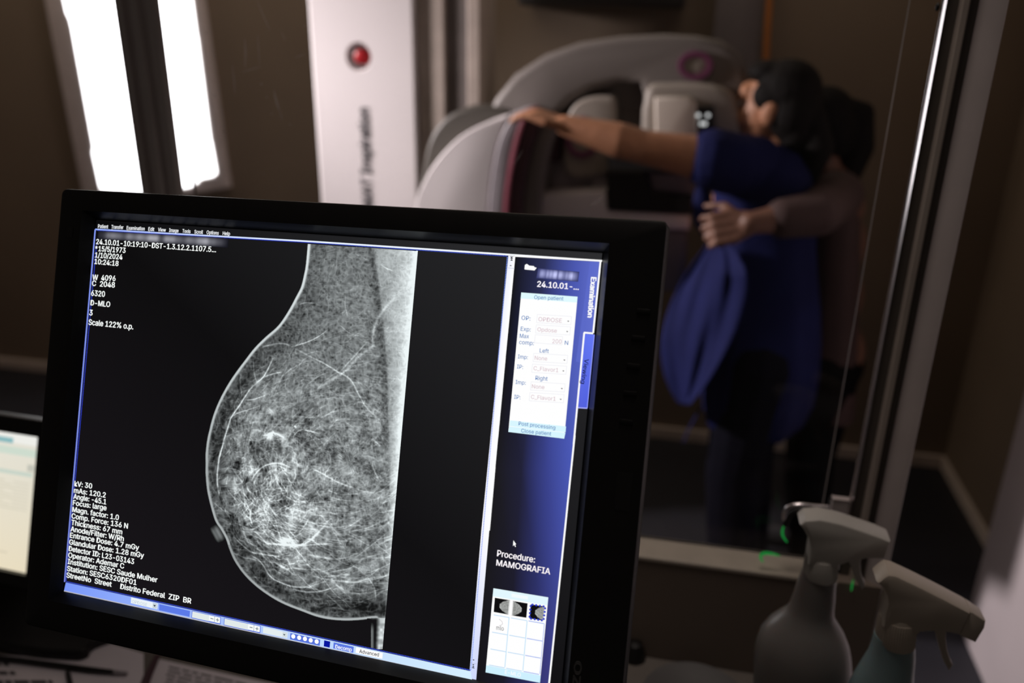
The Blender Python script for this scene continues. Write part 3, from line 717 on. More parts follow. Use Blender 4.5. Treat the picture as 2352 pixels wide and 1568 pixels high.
while n_ < 1500:
    x = rng.uniform(480, 955); y = rng.uniform(565, 1415); j, i = int(x - X0), int(y - Y0)
    if d[i, j] < 14: continue
    n_ += 1
    a0 = rng.uniform(0, 6.28); L = rng.uniform(6, 20); c = rng.normal(0, .05); pts = []; xx, yy = x, y
    for s_ in range(6):
        pts.append((xx, yy)); xx += math.cos(a0) * L / 5; yy += math.sin(a0) * L / 5; a0 += c * L / 5 + rng.normal(0, .25)
    gg = gl_[i, j]
    stroke(pts, rng.uniform(.6, .95), rng.uniform(.04, .12) + .10 * gg * rng.random())
for _ in range(5200):                                                           # little dark fat lobules between the fibres
    x = rng.uniform(480, 955); y = rng.uniform(562, 1415); j, i = int(x - X0), int(y - Y0)
    if d[i, j] < 9: continue
    r_ = rng.uniform(1.2, 2.3); i0, i1, j0, j1 = max(i - 6, 0), i + 7, max(j - 6, 0), j + 7
    v[i0:i1, j0:j1] -= rng.uniform(.04, .12) * (1 - .8 * fat[i, j]) * (1 - .6 * mus[i, j]) * np.exp(-((px[i0:i1, j0:j1] - x) ** 2 + (py[i0:i1, j0:j1] - y) ** 2) / (2 * r_ * r_))
for x, y, r, a in [(445, 1025, 5, .25), (505, 1115, 6, .18), (540, 1240, 6, .3), (525, 1420, 6, .3)]:
    x, y = c4(x, y); v += a * np.exp(-((px - x) ** 2 + (py - y) ** 2) / (2 * r * r))
for x, y, r, a in [(245, 330, 6, .3), (180, 290, 7, .2), (460, 330, 9, .22), (620, 510, 14, .18), (600, 670, 10, .32), (560, 660, 9, .25), (700, 560, 14, .15), (300, 520, 9, .2), (160, 480, 5, .3), (470, 10, 7, .3), (630, 530, 7, .2), (540, 670, 8, .2)]:
    x, y = c5(x, y); v += a * np.exp(-((px - x) ** 2 + (py - y) ** 2) / (2 * r * r))
x, y = c4(715, 1346); v += .8 * np.exp(-((px - x) ** 2 + (py - y) ** 2) / 5)
v += grain * .05
v *= .97
# skin line
sw_ = np.interp(py[:, 0], [556, 760, 900, 1420], [3.0, 2.6, 2.3, 2.3])[:, None]
skin = np.exp(-(np.maximum(np.abs(d - 3.6) - 1.0, 0) / sw_) ** 2)
skv = np.interp(py[:, 0], [556, 700, 900, 1100, 1250, 1420], [.90, .86, .78, .68, .70, .84])[:, None] * np.where(py > 1250, .86, 1)
v = np.where(d < 14, v * (1 - skin) + skv * skin, v)
v *= sstep(-.6, 1.4, d)
# nipple in profile outside the outline, and the fold of skin under the breast
nu_ = (px - 500) * .88 - (py - 1225) * .47; nw_ = (px - 500) * .47 + (py - 1225) * .88
nip = np.exp(-((nu_ / 11) ** 4 + (nw_ / 19) ** 4))
v = np.where(d < 2, np.maximum(v, nip * (.44 + .05 * np.sin(nu_ * .6))), v); inside |= (nip > .25) & (px < 530)
fold = (py > yb - 2) & (px > 842) & (px < xr + 4) & (py < 1492) & (py > 1405)
fl = sstep(851, 853, px) * (1 - sstep(855, 862, px)) * .45 * sstep(1420, 1450, py) + sstep(858, 872, px - (1490 - py) * .05) * (.80 + .35 * (vnoise(px, py, 6, 20) - .5)) + .9 * np.exp(-((px - 858) / 11) ** 2 - ((py - 1414) / 6) ** 2)
fl *= 1 - .9 * np.exp(-((px - 878) / 14) ** 2 - ((py - 1409) / 5) ** 2)
v = np.where(fold, np.maximum(fl, .07), v); inside |= fold & (fl > .10)
v = np.clip(v, .085, .97)
# lay the painting on a regular lattice of display cells
cor = [S(X0, Y0), S(X0 + NX, Y0), S(X0 + NX, Y0 + NY), S(X0, Y0 + NY)]
u0, u1 = min(c.x for c in cor), max(c.x for c in cor); v0, v1 = min(c.y for c in cor), max(c.y for c in cor)
STEP = .00031
NU, NV = int((u1 - u0) / STEP), int((v1 - v0) / STEP)
eA, eB = S(959.8, 575.2), S(878.6, 1490)
vrow = v1 - (np.arange(NV) + .5) * STEP
ur = eA.x + (vrow - eA.y) / (eB.y - eA.y) * (eB.x - eA.x)
uu = ur[:, None] - (NU - 1 - np.arange(NU))[None, :] * STEP
vv = np.repeat(vrow[:, None], NU, 1)
Wp = np.array(MC)[:, None] + np.array(MA)[:, None] * uu.ravel() + np.array(MB)[:, None] * vv.ravel()
q_ = np.array(CM).T @ (Wp - np.array(CAM)[:, None])
sx = 1176 + FOC * q_[0] / -q_[2]; sy = 784 - FOC * q_[1] / -q_[2]
fx = np.clip(sx - X0, 0, NX - 1.01); fy = np.clip(sy - Y0, 0, NY - 1.01); xi = fx.astype(int); yi = fy.astype(int); fx -= xi; fy -= yi
def bil(A): return (A[yi, xi] * (1 - fx) + A[yi, xi + 1] * fx) * (1 - fy) + (A[yi + 1, xi] * (1 - fx) + A[yi + 1, xi + 1] * fx) * fy
val = bil(v); ins = (bil(inside.astype(float)) > .02) & (sx > X0) & (sx < X0 + NX - 2) & (sy > 560) & (sy < 1491)
top_cut = np.interp(sx, [700, 965], [559.5, 576]); bot_cut = np.interp(sx, [850, 885], [1487, 1495])
ins &= (sy > top_cut) & (sy < bot_cut)
ins = ins.reshape(NV, NU)
fc = ins[:-1, :-1] & ins[1:, :-1] & ins[:-1, 1:] & ins[1:, 1:]
fi, fj = np.nonzero(fc); a = fi * NU + fj
faces = np.stack([a, a + NU, a + NU + 1, a + 1], 1)
used = np.unique(faces); remap = np.full(NU * NV, -1); remap[used] = np.arange(len(used)); faces = remap[faces]
co = np.stack([uu.ravel()[used], vv.ravel()[used], np.full(len(used), .00007)], 1)
me = bpy.data.meshes.new('scan_image')
me.vertices.add(len(co)); me.vertices.foreach_set('co', co.astype(np.float32).ravel())
me.loops.add(faces.size); me.loops.foreach_set('vertex_index', faces.astype(np.int32).ravel())
me.polygons.add(len(faces)); me.polygons.foreach_set('loop_start', (np.arange(len(faces)) * 4).astype(np.int32))
me.update(calc_edges=True); me.validate()
vl = val[used]
def s2l(x): return np.where(x <= .04045, x / 12.92, ((x + .055) / 1.055) ** 2.4)
colr = np.stack([s2l(vl * .965), s2l(np.clip(vl * 1.0, 0, 1)), s2l(np.clip(vl * 1.005, 0, 1)), np.ones_like(vl)], 1)
at = me.attributes.new('lit', 'FLOAT_COLOR', 'POINT'); at.data.foreach_set('color', colr.astype(np.float32).ravel())
me.materials.append(M['lit'])
o = bpy.data.objects.new('scan_image', me); COL.objects.link(o); o.parent = screen

# thumbnails and the two smeared name fields
def cells(name, corners, fn, nu, nv, lay, parent):
    c = [S(*p) for p in corners]; V, C, F = [], [], []
    for j in range(nv + 1):
        for i in range(nu + 1):
            s_, t_ = i / nu, j / nv; p = c[0].lerp(c[1], s_).lerp(c[3].lerp(c[2], s_), t_); V.append((p.x, p.y, .00006 * lay)); C.append((*lin(fn(s_, t_)), 1))
    for j in range(nv):
        for i in range(nu):
            k = j * (nu + 1) + i; F.append((k, k + 1, k + nu + 2, k + nu + 1))
    return V, C, F
def add_cells(name, corners, fn, nu, nv, lay):
    V, C, F = cells('', corners, fn, nu, nv, lay, None)
    me = bpy.data.meshes.new(name); me.from_pydata(V, [], F)
    at = me.attributes.new('lit', 'FLOAT_COLOR', 'POINT'); at.data.foreach_set('color', np.array(C, np.float32).ravel()); me.materials.append(M['lit'])
    o = bpy.data.objects.new(name, me); COL.objects.link(o); o.parent = screen
rt = random.Random(5)
def breast(side):
    def fn(s_, t_):
        x = s_ if side < 0 else 1 - s_
        e = .35 + .62 * (2 * abs(t_ - .5)) ** 2.2
        if x < e or x > .93: return (16, 15, 17) if x < e else (225, 225, 225)
        b = 120 + 60 * rt.random() + (40 if x - e < .05 else 0); return (b, b + 2, b)
    return fn
for k, c in enumerate(thumb_cells):
    add_cells('scan_thumbnail', [cG(*p) for p in c], breast(-1 if k != 1 else 1), 26, 26, 6)
nz = [rt.random() for _ in range(64)]
def smear(base, amp, tint):
    def fn(s_, t_):
        x = s_ * 24; i = int(x); f_ = x - i; f_ = f_ * f_ * (3 - 2 * f_); n = nz[i] * (1 - f_) + nz[i + 1] * f_
        e = math.sin(math.pi * min(1, max(0, t_))) ** .7 * min(1, s_ * 12, (1 - s_) * 10)
        k = e * (.35 + .65 * n); return tuple(b + amp * k for b in tint)
    return fn
add_cells('smeared_name_field', [(226, 529), (526, 546), (523, 569), (223, 549)], smear(0, 150, (22, 22, 30)), 96, 6, 2)
add_cells('smeared_name_field', [(1236, 616), (1331, 624), (1328, 647), (1232, 639)], smear(0, 150, (56, 60, 108)), 60, 6, 6)
# ---- housing of the monitor (own frame: x right, y up, z towards the viewer)
FZ = .0105                                         # front of the bezel above the screen surface
def SF(x, y): return S(x, y, FZ)
oL = SF(102, 870).x; oR = SF(1497, 900).x; oT = (SF(138, 434).y + SF(1533, 503).y) / 2; oB = SF(380, 1511).y
il, ir, it, ib = -SW / 2 - .0008, SW / 2 + .0008, SH / 2 + .0006, -SH / 2 - .0006
bv = .0055
def ring_frame(bm, outer, inner, z0, z1):
    (a, b, c, d_), (e, f, g_, h) = outer, inner
    O = [bm.verts.new(p) for p in ((a, b, z0), (c, b, z0), (c, d_, z0), (a, d_, z0))]; I = [bm.verts.new(p) for p in ((e, f, z1), (g_, f, z1), (g_, h, z1), (e, h, z1))]
    for k in range(4): bm.faces.new((O[k], O[(k + 1) % 4], I[(k + 1) % 4], I[k]))
bm = bmesh.new()
o4 = (oL, oB, oR, oT); i4 = (il - bv, ib - bv, ir + bv, it + bv)
def rr(x0, y0, x1, y1, r, z, n=5):
    pts = []
    for cx, cy, a0 in ((x1 - r, y1 - r, 0), (x0 + r, y1 - r, 90), (x0 + r, y0 + r, 180), (x1 - r, y0 + r, 270)):
        for k in range(n + 1):
            t = math.radians(a0 + 90 * k / n); pts.append(Vector((cx + r * math.cos(t), cy + r * math.sin(t), z)))
    return pts
DEP = .062
rings = [rr(il - bv, ib - bv, ir + bv, it + bv, .0006, FZ), rr(oL + .003, oB + .003, oR - .003, oT - .003, .004, FZ), rr(oL + .0008, oB + .0008, oR - .0008, oT - .0008, .005, FZ - .0009), rr(oL, oB, oR, oT, .005, FZ - .003),
         rr(oL, oB, oR, oT, .005, FZ - .020), rr(oL + .002, oB + .002, oR - .002, oT - .002, .005, FZ - .0215), rr(oL + .004, oB + .004, oR - .004, oT - .004, .008, FZ - .04), rr(oL + .05, oB + .05, oR - .05, oT - .05, .02, FZ - DEP)]
bm = loft(rings, cap=False); bm.faces.new([v_ for v_ in bm.verts][-24:])
gather(bm, 'bezel', M['black'], mon, smooth=True, auto=35)
bm = bmesh.new(); ring_frame(bm, (il - bv, ib - bv, ir + bv, it + bv), (il, ib, ir, it), FZ, .0004)
gather(bm, 'bezel_lip', M['bevel'], mon)
box_back = BX((-.10, -.12, FZ - .085), (.10, .06, FZ - DEP + .004), .01); gather(box_back, 'rear_housing', M['black'], mon)
# buttons, sensor windows and logo on the bezel
for x, y in ((1478, 716), (1466, 778), (1455, 842), (1447, 905), (1438, 970)):
    c = SF(x, y); bm = bmesh.new(); box(bm, (c.x - .0048, c.y - .0022, FZ - .001), (c.x + .0048, c.y + .0022, FZ + .0007), .0006); gather(bm, 'button', M['black_matt'], mon, smooth=True, auto=40)
for x, y, w_, h in ((161, 534, .0028, .0042), (1432, 1128, .0055, .0135)):
    c = SF(x, y); gather(BX((c.x - w_, c.y - h, FZ - .001), (c.x + w_, c.y + h, FZ + .0003)), 'sensor_window', M['carbon'], mon)
vs, fs = text_mesh('EIZO', .02); x0 = min(p[0] for p in vs); x1 = max(p[0] for p in vs)
bm = bmesh.new()
a = SF(1337, 1519); e0 = SF(1322, 1620)
L = (a.y - e0.y); sc = L / (x1 - x0); xb = a.x; hh = .0052
vv_ = [bm.verts.new((xb - hh + hh * 0 + (-(y) / CAPH) * .0052 + .0052, a.y - L + (x - x0) * sc, FZ + .0002)) for x, y in vs]
for f in fs:
    try: bm.faces.new([vv_[k] for k in f])
    except ValueError: pass
gather(bm, 'maker_logo', M['logo'], mon)
# stand
bm = bmesh.new(); Rinv = MR.inverted()
def ML(w): return Rinv @ (Vector(w) - MC)
tube(bm, [ML((-.262, .640, 1.38)), ML((-.262, .700, 1.36)), ML((-.262, .735, 1.28)), ML((-.262, .745, 1.10)), ML((-.262, .745, .93))], [.03, .03, .034, .036, .04], 16, flat=.6)
gather(bm, 'stand_neck', M['black'], mon, smooth=True)
t = bmesh.new(); box(t, (-.40, .64, .9), (-.13, .86, .922), .006)
bmesh.ops.transform(t, matrix=Rinv.to_4x4() @ Matrix.Translation(-MC), verts=t.verts); gather(t, 'stand_base', M['black'], mon)

# ------------------------------------------------------------------ second monitor at the left edge
c2 = Vector((-1.03, .845, 1.105)); m2 = thing('monitor', 'second black monitor at the left edge, showing a cream document page', 'monitor', c2, rot=MR)
def S2(x, y, w=0.0):
    dd = CM @ Vector(((x - 1176) / FOC, -(y - 784) / FOC, -1)); t = (c2 + MN * w - CAM).dot(MN) / dd.dot(MN); qq = CAM + dd * t - c2
    return Vector((qq.dot(MA), qq.dot(MB), w))
sr = (S2(93, 1003).x + S2(66, 1318).x) / 2; st = S2(40, 996).y; sb = S2(30, 1310).y; sl = sr - .40
bt = S2(60, 960).y
g2 = Gfx(); SS = S
def rect2(x0, y0, x1, y1, col, lay):
    g2.poly([Vector((sl + (sr - sl) * a, st + (sb - st) * b, 0)) for a, b in ((x0, y0), (x1, y0), (x1, y1), (x0, y1))], col, lay)
rect2(0, 0, 1, 1, [(236, 233, 222), (226, 224, 212), (232, 220, 192), (240, 228, 200)], 0)
scr2 = g2.build('screen', m2)
g2 = Gfx()
rect2(.0, .0, 1, .07, (238, 238, 232), 1); rect2(.0, .10, 1, .155, (206, 220, 206), 1); rect2(.80, .035, .885, .075, (140, 186, 190), 2); rect2(.0, .27, .98, .30, (200, 212, 200), 1)
for k in range(9): rect2(.80, .345 + k * .025, .86 + .1 * ((k * 7) % 3) / 3, .355 + k * .025, (214, 208, 188), 1)
for k in range(9): rect2(.90, .345 + k * .025, .97, .355 + k * .025, (216, 210, 192), 1)
rect2(.955, .21, .985, .26, (196, 196, 184), 1); rect2(0, .87, .9, .885, (218, 208, 184), 1)
g2.build('document_page', scr2)
bm = bmesh.new(); f2 = .006
rings = [rr(sl - .001, sb - .001, sr + .001, st + .001, .001, f2), rr(sl - .016, sb - .018, sr + .016, bt, .004, f2), rr(sl - .017, sb - .019, sr + .017, bt + .001, .004, f2 - .002), rr(sl - .017, sb - .019, sr + .017, bt + .001, .004, f2 - .022), rr(sl + .03, sb + .03, sr - .03, st - .03, .01, f2 - .04)]
bm = loft(rings, cap=False); bm.faces.new([v_ for v_ in bm.verts][-24:]); gather(bm, 'bezel', M['black'], m2, smooth=True, auto=35)
bm = bmesh.new(); ring_frame(bm, (sl - .001, sb - .001, sr + .001, st + .001), (sl - .0005, sb - .0005, sr + .0005, st + .0005), f2, -.0004); gather(bm, 'bezel_lip', M['bevel'], m2)
def ML2(w): return Rinv @ (Vector(w) - c2)
t = bmesh.new(); xs = c2.x + (sl + sr) / 2 - .0
box(t, (xs - .025, .895, .915), (xs + .025, .925, 1.10), .004); merge(bm := bmesh.new(), t, Rinv.to_4x4() @ Matrix.Translation(-c2)); gather(bm, 'stand_neck', M['black'], m2)
b0 = [PZ(214, 1470, .918), PZ(196, 1490, .918), PZ(150, 1496, .918), PZ(0, 1476, .918)]
pl = [b0[0], b0[1], b0[2], b0[3], Vector((-1.16, .80, .918)), Vector((-1.19, .83, .918)), Vector((-1.18, .93, .918)), Vector((-.80, .95, .918)), Vector((-.745, .86, .918))]
bm = prism([p for p in smooth_poly(pl, 4)], (0, 0, -.0178), .004); merge(b2 := bmesh.new(), bm, Rinv.to_4x4() @ Matrix.Translation(-c2)); gather(b2, 'stand_base', M['black'], m2)

# ------------------------------------------------------------------ desk clutter
def sheet(pts, z, name, label, lines):
    pts = [PZ(*p, z) for p in pts]
    o = gather(prism(pts, (0, 0, -.0006)), name, M['paper']); tag(o, label, 'paper')
    if lines:
        bm = bmesh.new(); a, b, c, d_ = pts
        for k in range(lines):
            v_ = .08 + .86 * k / lines; w_ = random.uniform(.45, .85)
            x = random.uniform(.08, .12)
            while x < w_:
                e = min(w_, x + random.uniform(.03, .12)); bm.faces.new([bm.verts.new(a.lerp(b, s).lerp(d_.lerp(c, s), t) + Vector((0, 0, .0003))) for s, t in ((x, v_), (e, v_), (e, v_ + .35 / lines), (x, v_ + .35 / lines))]); x = e + .015
        l = gather(bm, 'printed_text', M['ink']); l.parent = o
    return o
sheet([(362, 1512), (760, 1600), (640, 1760), (300, 1660)], .9022, 'printed_sheet', 'white printed sheet on the desk under the monitor\'s lower edge', 14)
sheet([(-120, 1500), (170, 1510), (330, 1720), (-60, 1760)], .9014, 'paper_sheet', 'pale paper sheet under the black pen on the desk', 9)
sheet([(130, 1440), (330, 1500), (330, 1640), (60, 1560)], .9007, 'paper_sheet', 'blank pale paper sheet beside the second monitor\'s black base', 0)
pn = thing('pen', 'long thin black pen lying across the pale paper on the desk', 'pen', PZ(150, 1527, .907))
bm = bmesh.new(); tube(bm, [PZ(-30, 1508, .906), PZ(45, 1516, .906), PZ(200, 1537, .906), PZ(262, 1543, .906)], [.0036, .0040, .0042, .0030], 14); gather(bm, 'barrel', M['black'], pn, smooth=True, auto=50)
bm = bmesh.new(); tube(bm, [PZ(262, 1543, .906), PZ(292, 1546, .905)], [.0032, .0024], 12); gather(bm, 'tip', M['slate'], pn, smooth=True, auto=50)
bm = bmesh.new(); tube(bm, [PZ(155, 1541, .905), PZ(161, 1568, .905), PZ(172, 1620, .905)], [.0028, .0036, .0040], 12)
tag(gather(bm, 'marker_pen', M['black'], smooth=True, auto=50), 'short black marker below the long pen at the bottom edge', 'marker')
bm = bmesh.new(); tube(bm, [PZ(362, 1505, .906), PZ(340, 1550, .906), PZ(318, 1610, .906)], [.004, .006, .007], 12, flat=.6)
tag(gather(bm, 'cable', M['plum'], smooth=True, auto=50), 'dark brown cable crossing between two papers below the monitor', 'cable')
# plate rim at the right of the monitor
c = Vector((.062, .79, .90)); prof = [(.0, .002), (.045, .002), (.055, .003), (.082, .013), (.100, .0175), (.1015, .0185), (.1005, .0195), (.081, .0155), (.054, .0055), (.0, .0045)]
dd = Vector((0, 0, 0)); ctr = (PZ(1490, 1568, .918) + PZ(1705, 1570, .918)) / 2
RR = .5 * (PZ(1490, 1568, .918) - PZ(1705, 1570, .918)).length * 1.12
bm = lathe([(r * RR / .1015, z) for r, z in prof], (ctr.x, ctr.y - .03, .8985), 56)
tag(gather(bm, 'plate', M['dish'], smooth=True, auto=50), 'round grey plate on the desk to the right of the big monitor', 'plate')
kb = PZ(1459, 1478, .925); bm = lathe([(.0, 0), (.016, 0), (.017, .004), (.013, .018), (.010, .026), (.0, .029)], (kb.x, kb.y, .9), 24)
tag(gather(bm, 'cable_outlet', M['carbon'], smooth=True, auto=50), 'small round black cable outlet on the desk at the foot of the wall', 'cable outlet')

# ------------------------------------------------------------------ spray bottles
def px_ring(px_l, px_r, y, Y, depth_ratio=1.0, seg=40, yr=None):
    a, b = P(px_l, y, Y), P(px_r, yr if yr else y, Y); c = (a + b) / 2; r = (b - a).length / 2
    return c, r
def spray_bottle(name, label, Y, rows, mb, mh, head, trigger, cap_rows, noz, cap_white, side_rows=None, chamfer=.0):
    """rows: (left px, right px, y px) of the body silhouette from cap downwards"""
    root = thing(name, label, 'spray bottle', (P((rows[0][0] + rows[0][1]) / 2, rows[0][2], Y).x, Y, .9))
    cs = [px_ring(l, r, y, Y) for l, r, y in rows]
    ax = root.location.x
    R = [(r, c.z) for c, r in cs]; zc = [c.x for c, r in cs]
    # run the body down to the desk
    last = R[-1]; R += [(last[0] * 1.0, .925), (last[0] * .98, .908), (last[0] * .93, .9012)]; zc += [ax + (zc[-1] - ax) * .4, ax, ax]
    rings = [[Vector((x + r * math.cos(t), Y + r * .86 * math.sin(t), z)) for t in [2 * math.pi * k / 44 for k in range(44)]] for (r, z), x in zip(R, zc)]
    gather(loft(rings), 'bottle_body', mb, root, smooth=True, auto=60)
    # ribbed collar
    cs = [px_ring(l, r, y, Y) for l, r, y in cap_rows]; rings = []
    for c, r in cs:
        rings.append([Vector((c.x + r * (1 + .045 * (k % 2)) * math.cos(t), Y + r * (1 + .045 * (k % 2)) * math.sin(t), c.z)) for k, t in enumerate([2 * math.pi * k / 96 for k in range(96)])])
    gather(loft(rings), 'collar', cap_white, root, smooth=True, auto=30)
    c, r_ = cs[0]; gather(loft([[Vector((c.x + dx + r_ * q_ * math.cos(t), Y + r_ * q2 * math.sin(t), c.z + dz)) for t in [2 * math.pi * k / 40 for k in range(40)]] for q_, q2, dz, dx in ((.96, .96, -.004, 0), (.95, .95, .001, 0), (.92, .78, .007, 0), (.88, .60, .018, -.001), (.84, .46, .032, -.002), (.78, .36, .046, -.003))]), 'spray_neck', mh, root, smooth=True, auto=60)
    # shroud: two outlines make the faceted roof and the side cheeks
    side, roofw = head
    th = .0150
    mid = smooth_poly([P(x, y, Y) for x, y in side], 3) if chamfer < 0 else [P(x, y, Y) for x, y in side]
    n = len(mid)
    rings = []
    cz = sum((p.z for p in mid)) / n; cx = sum((p.x for p in mid)) / n
    cen = Vector((cx, Y, cz))
    bm = prism([p + Vector((0, -th, 0)) for p in mid], (0, th * 2, 0), .0055, 2)
    gather(bm, 'spray_head', mh, root, smooth=True, auto=32)
    bm = prism([P(x, y, Y) + Vector((0, -.005, 0)) for x, y in trigger], (0, .010, 0), .002, 3)
    gather(bm, 'trigger', mh, root, smooth=True, auto=40)
    if noz:
        bm = prism([P(x, y, Y) + Vector((0, -.0115, 0)) for x, y in noz], (0, .023, 0), .0018, 2); gather(bm, 'nozzle', mh, root, smooth=True, auto=35)
    bm = bmesh.new(); tube(bm, [(ax, Y, rings and 0 or R[0][1]), (ax, Y, .915)], .0025, 8); gather(bm, 'dip_tube', mh, root, smooth=True)
    return root
def cH(x, y): return (1440 + x / 2.579, 1100 + y / 2.579)
Y1, Y2 = .85, .77
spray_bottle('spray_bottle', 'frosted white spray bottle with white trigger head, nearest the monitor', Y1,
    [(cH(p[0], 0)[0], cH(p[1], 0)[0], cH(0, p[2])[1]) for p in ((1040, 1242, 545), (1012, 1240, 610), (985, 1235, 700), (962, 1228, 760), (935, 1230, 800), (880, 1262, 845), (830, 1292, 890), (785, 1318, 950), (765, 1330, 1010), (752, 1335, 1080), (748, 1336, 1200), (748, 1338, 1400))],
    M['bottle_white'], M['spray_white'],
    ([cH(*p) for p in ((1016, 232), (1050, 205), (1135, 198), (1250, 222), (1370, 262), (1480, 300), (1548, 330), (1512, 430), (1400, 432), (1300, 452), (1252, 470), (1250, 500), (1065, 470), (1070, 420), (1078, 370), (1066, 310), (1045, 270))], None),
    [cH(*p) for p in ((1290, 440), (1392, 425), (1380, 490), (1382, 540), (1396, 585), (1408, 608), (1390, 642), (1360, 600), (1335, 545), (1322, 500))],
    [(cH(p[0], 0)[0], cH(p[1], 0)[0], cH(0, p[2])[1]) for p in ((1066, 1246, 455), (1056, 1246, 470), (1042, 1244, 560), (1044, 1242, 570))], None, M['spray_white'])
spray_bottle('spray_bottle', 'translucent teal spray bottle with cream trigger head, by the right post', Y2,
    [(cH(p[0], 0)[0], cH(p[1], 0)[0], cH(0, p[2])[1]) for p in ((1462, 1702, 930), (1448, 1708, 985), (1425, 1708, 1050), (1390, 1702, 1110), (1350, 1698, 1180), (1310, 1696, 1260), (1280, 1700, 1400))],
    M['bottle_teal'], M['spray_cream'],
    ([cH(*p) for p in ((1466, 566), (1512, 528), (1535, 516), (1580, 524), (1700, 580), (1860, 660), (2015, 742), (1955, 872), (1830, 850), (1720, 858), (1700, 880), (1500, 830), (1512, 745), (1528, 690), (1520, 640), (1500, 600))], None),
    [cH(*p) for p in ((1790, 850), (1888, 858), (1884, 930), (1892, 1000), (1912, 1060), (1925, 1085), (1902, 1120), (1868, 1060), (1845, 980), (1825, 900))],
    [(cH(p[0], 0)[0], cH(p[1], 0)[0], cH(0, p[2])[1]) for p in ((1500, 1716, 815), (1490, 1716, 835), (1472, 1704, 950), (1476, 1702, 962))],
    [cH(*p) for p in ((2008, 748), (2022, 744), (2106, 800), (2098, 840), (2046, 926), (1950, 882), (1958, 868))], M['spray_cream'])

# green reflections on sill, latch and post, built as glowing tubes
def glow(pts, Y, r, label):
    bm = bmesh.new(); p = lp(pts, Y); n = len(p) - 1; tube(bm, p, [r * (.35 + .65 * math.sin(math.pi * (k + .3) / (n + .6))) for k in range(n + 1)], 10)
    tag(gather(bm, 'glowing_glint', M['green'], smooth=True), label, 'reflection', 'glowing green reflections')
glow([(1791, 1276), (1776, 1272), (1762, 1270), (1750, 1272), (1747, 1281), (1753, 1290)], .985, .0022, 'bright green hooked reflection on the pale window sill, built as a glowing tube')
glow([(1801, 1205), (1797, 1220), (1799, 1232), (1808, 1245)], .985, .0016, 'thin green reflection below the hook latch, built as a glowing tube')
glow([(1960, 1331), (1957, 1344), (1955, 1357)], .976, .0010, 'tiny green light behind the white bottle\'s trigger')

# ------------------------------------------------------------------ exam room: light panel on the back wall
lpn = thing('light_panel', 'tall glowing white light panel in a dark housing behind the left window post', 'light panel', (-2.4, 3.40, 1.0))
out = [(132, -80), (147, 0), (153, 28), (160, 42), (165, 60), (216, 338), (213, 348), (231, 431), (240, 437), (286, 432), (294, 441), (345, 443), (436, 428), (446, 421), (452, 419), (458, 410), (488, 404), (496, 397), (484, 330), (481, 318), (452, 90), (449, 75), (439, 0), (428, -80)]
gather(prism([P(x, y, 3.40) for x, y in out], (0, .004, 0)), 'diffuser', M['diffuser'], lpn)
ho = [(86, -80), (102, 0), (186, 430), (196, 470), (300, 470), (520, 432), (514, 396), (446, -80)]
gather(prism([P(x, y, 3.4045) for x, y in ho], (0, .053, 0), .004), 'housing', M['alu_dark'], lpn)

# ------------------------------------------------------------------ mammography machine
mg = thing('mammography_machine', 'white mammography machine with tall column and curved arm behind the glass', 'x-ray machine', (-1.0, 2.75, 0))
cx0, cx1 = P(722, 230, 2.6).x, P(954, 230, 2.6).x
c = P(824, 130, 2.6)
bm = bmesh.new()
def loop_(pts):
    vs_ = [bm.verts.new(p) for p in pts]; return vs_, [bm.edges.new((vs_[k], vs_[(k + 1) % len(vs_)])) for k in range(len(vs_))]
rc, re_ = loop_([(cx0 + .006, 2.6, .02), (cx1 - .006, 2.6, .02), (cx1 - .006, 2.6, 2.5), (cx0 + .006, 2.6, 2.5)])
ci, ce = loop_([(c.x + .044 * math.cos(2 * math.pi * k / 40), 2.6, c.z + .044 * math.sin(2 * math.pi * k / 40)) for k in range(40)])
bmesh.ops.triangle_fill(bm, edges=re_ + ce, use_beauty=True)
for f in [f for f in bm.faces if (f.calc_center_median() - Vector((c.x, 2.6, c.z))).length < .02]: bm.faces.remove(f)
def ext(vs_, pts):
    n = [bm.verts.new(p) for p in pts]
    for k in range(len(vs_)): bm.faces.new((vs_[k], vs_[(k + 1) % len(vs_)], n[(k + 1) % len(vs_)], n[k]))
    return n
o1 = ext(rc, [(cx0, 2.606, .02), (cx1, 2.606, .02), (cx1, 2.606, 2.5), (cx0, 2.606, 2.5)]); o2 = ext(o1, [(cx0, 2.86, .02), (cx1, 2.86, .02), (cx1, 2.86, 2.5), (cx0, 2.86, 2.5)]); bm.faces.new(o2)
i1_ = ext(ci, [(c.x + .041 * math.cos(2 * math.pi * k / 40), 2.605, c.z + .041 * math.sin(2 * math.pi * k / 40)) for k in range(40)])
i2_ = ext(i1_, [(c.x + .038 * math.cos(2 * math.pi * k / 40), 2.636, c.z + .038 * math.sin(2 * math.pi * k / 40)) for k in range(40)]); bm.faces.new(i2_)
gather(bm, 'column', M['white_machine'], mg, smooth=True, auto=30)
gather(BX((cx0 - .15, 2.35, 0), (cx1 + .35, 2.95, .05), .01), 'base_plate', M['grey_machine'], mg)
xr_ = [P(x, 200, 2.62).x for x in (962, 1022, 1072, 1102)]
gather(BX((xr_[0], 2.62, .05), (xr_[1], 2.84, 2.45), .004), 'cable_duct', M['rail_grey'], mg)
gather(BX((xr_[1] + .001, 2.635, .05), (xr_[2], 2.82, 2.45), .002), 'guide_rail', M['rail_dark'], mg)
gather(BX((xr_[2] + .001, 2.62, .05), (xr_[3], 2.84, 2.45), .004), 'rail_cover', M['rail_pale'], mg)
c = P(824, 130, 2.6)
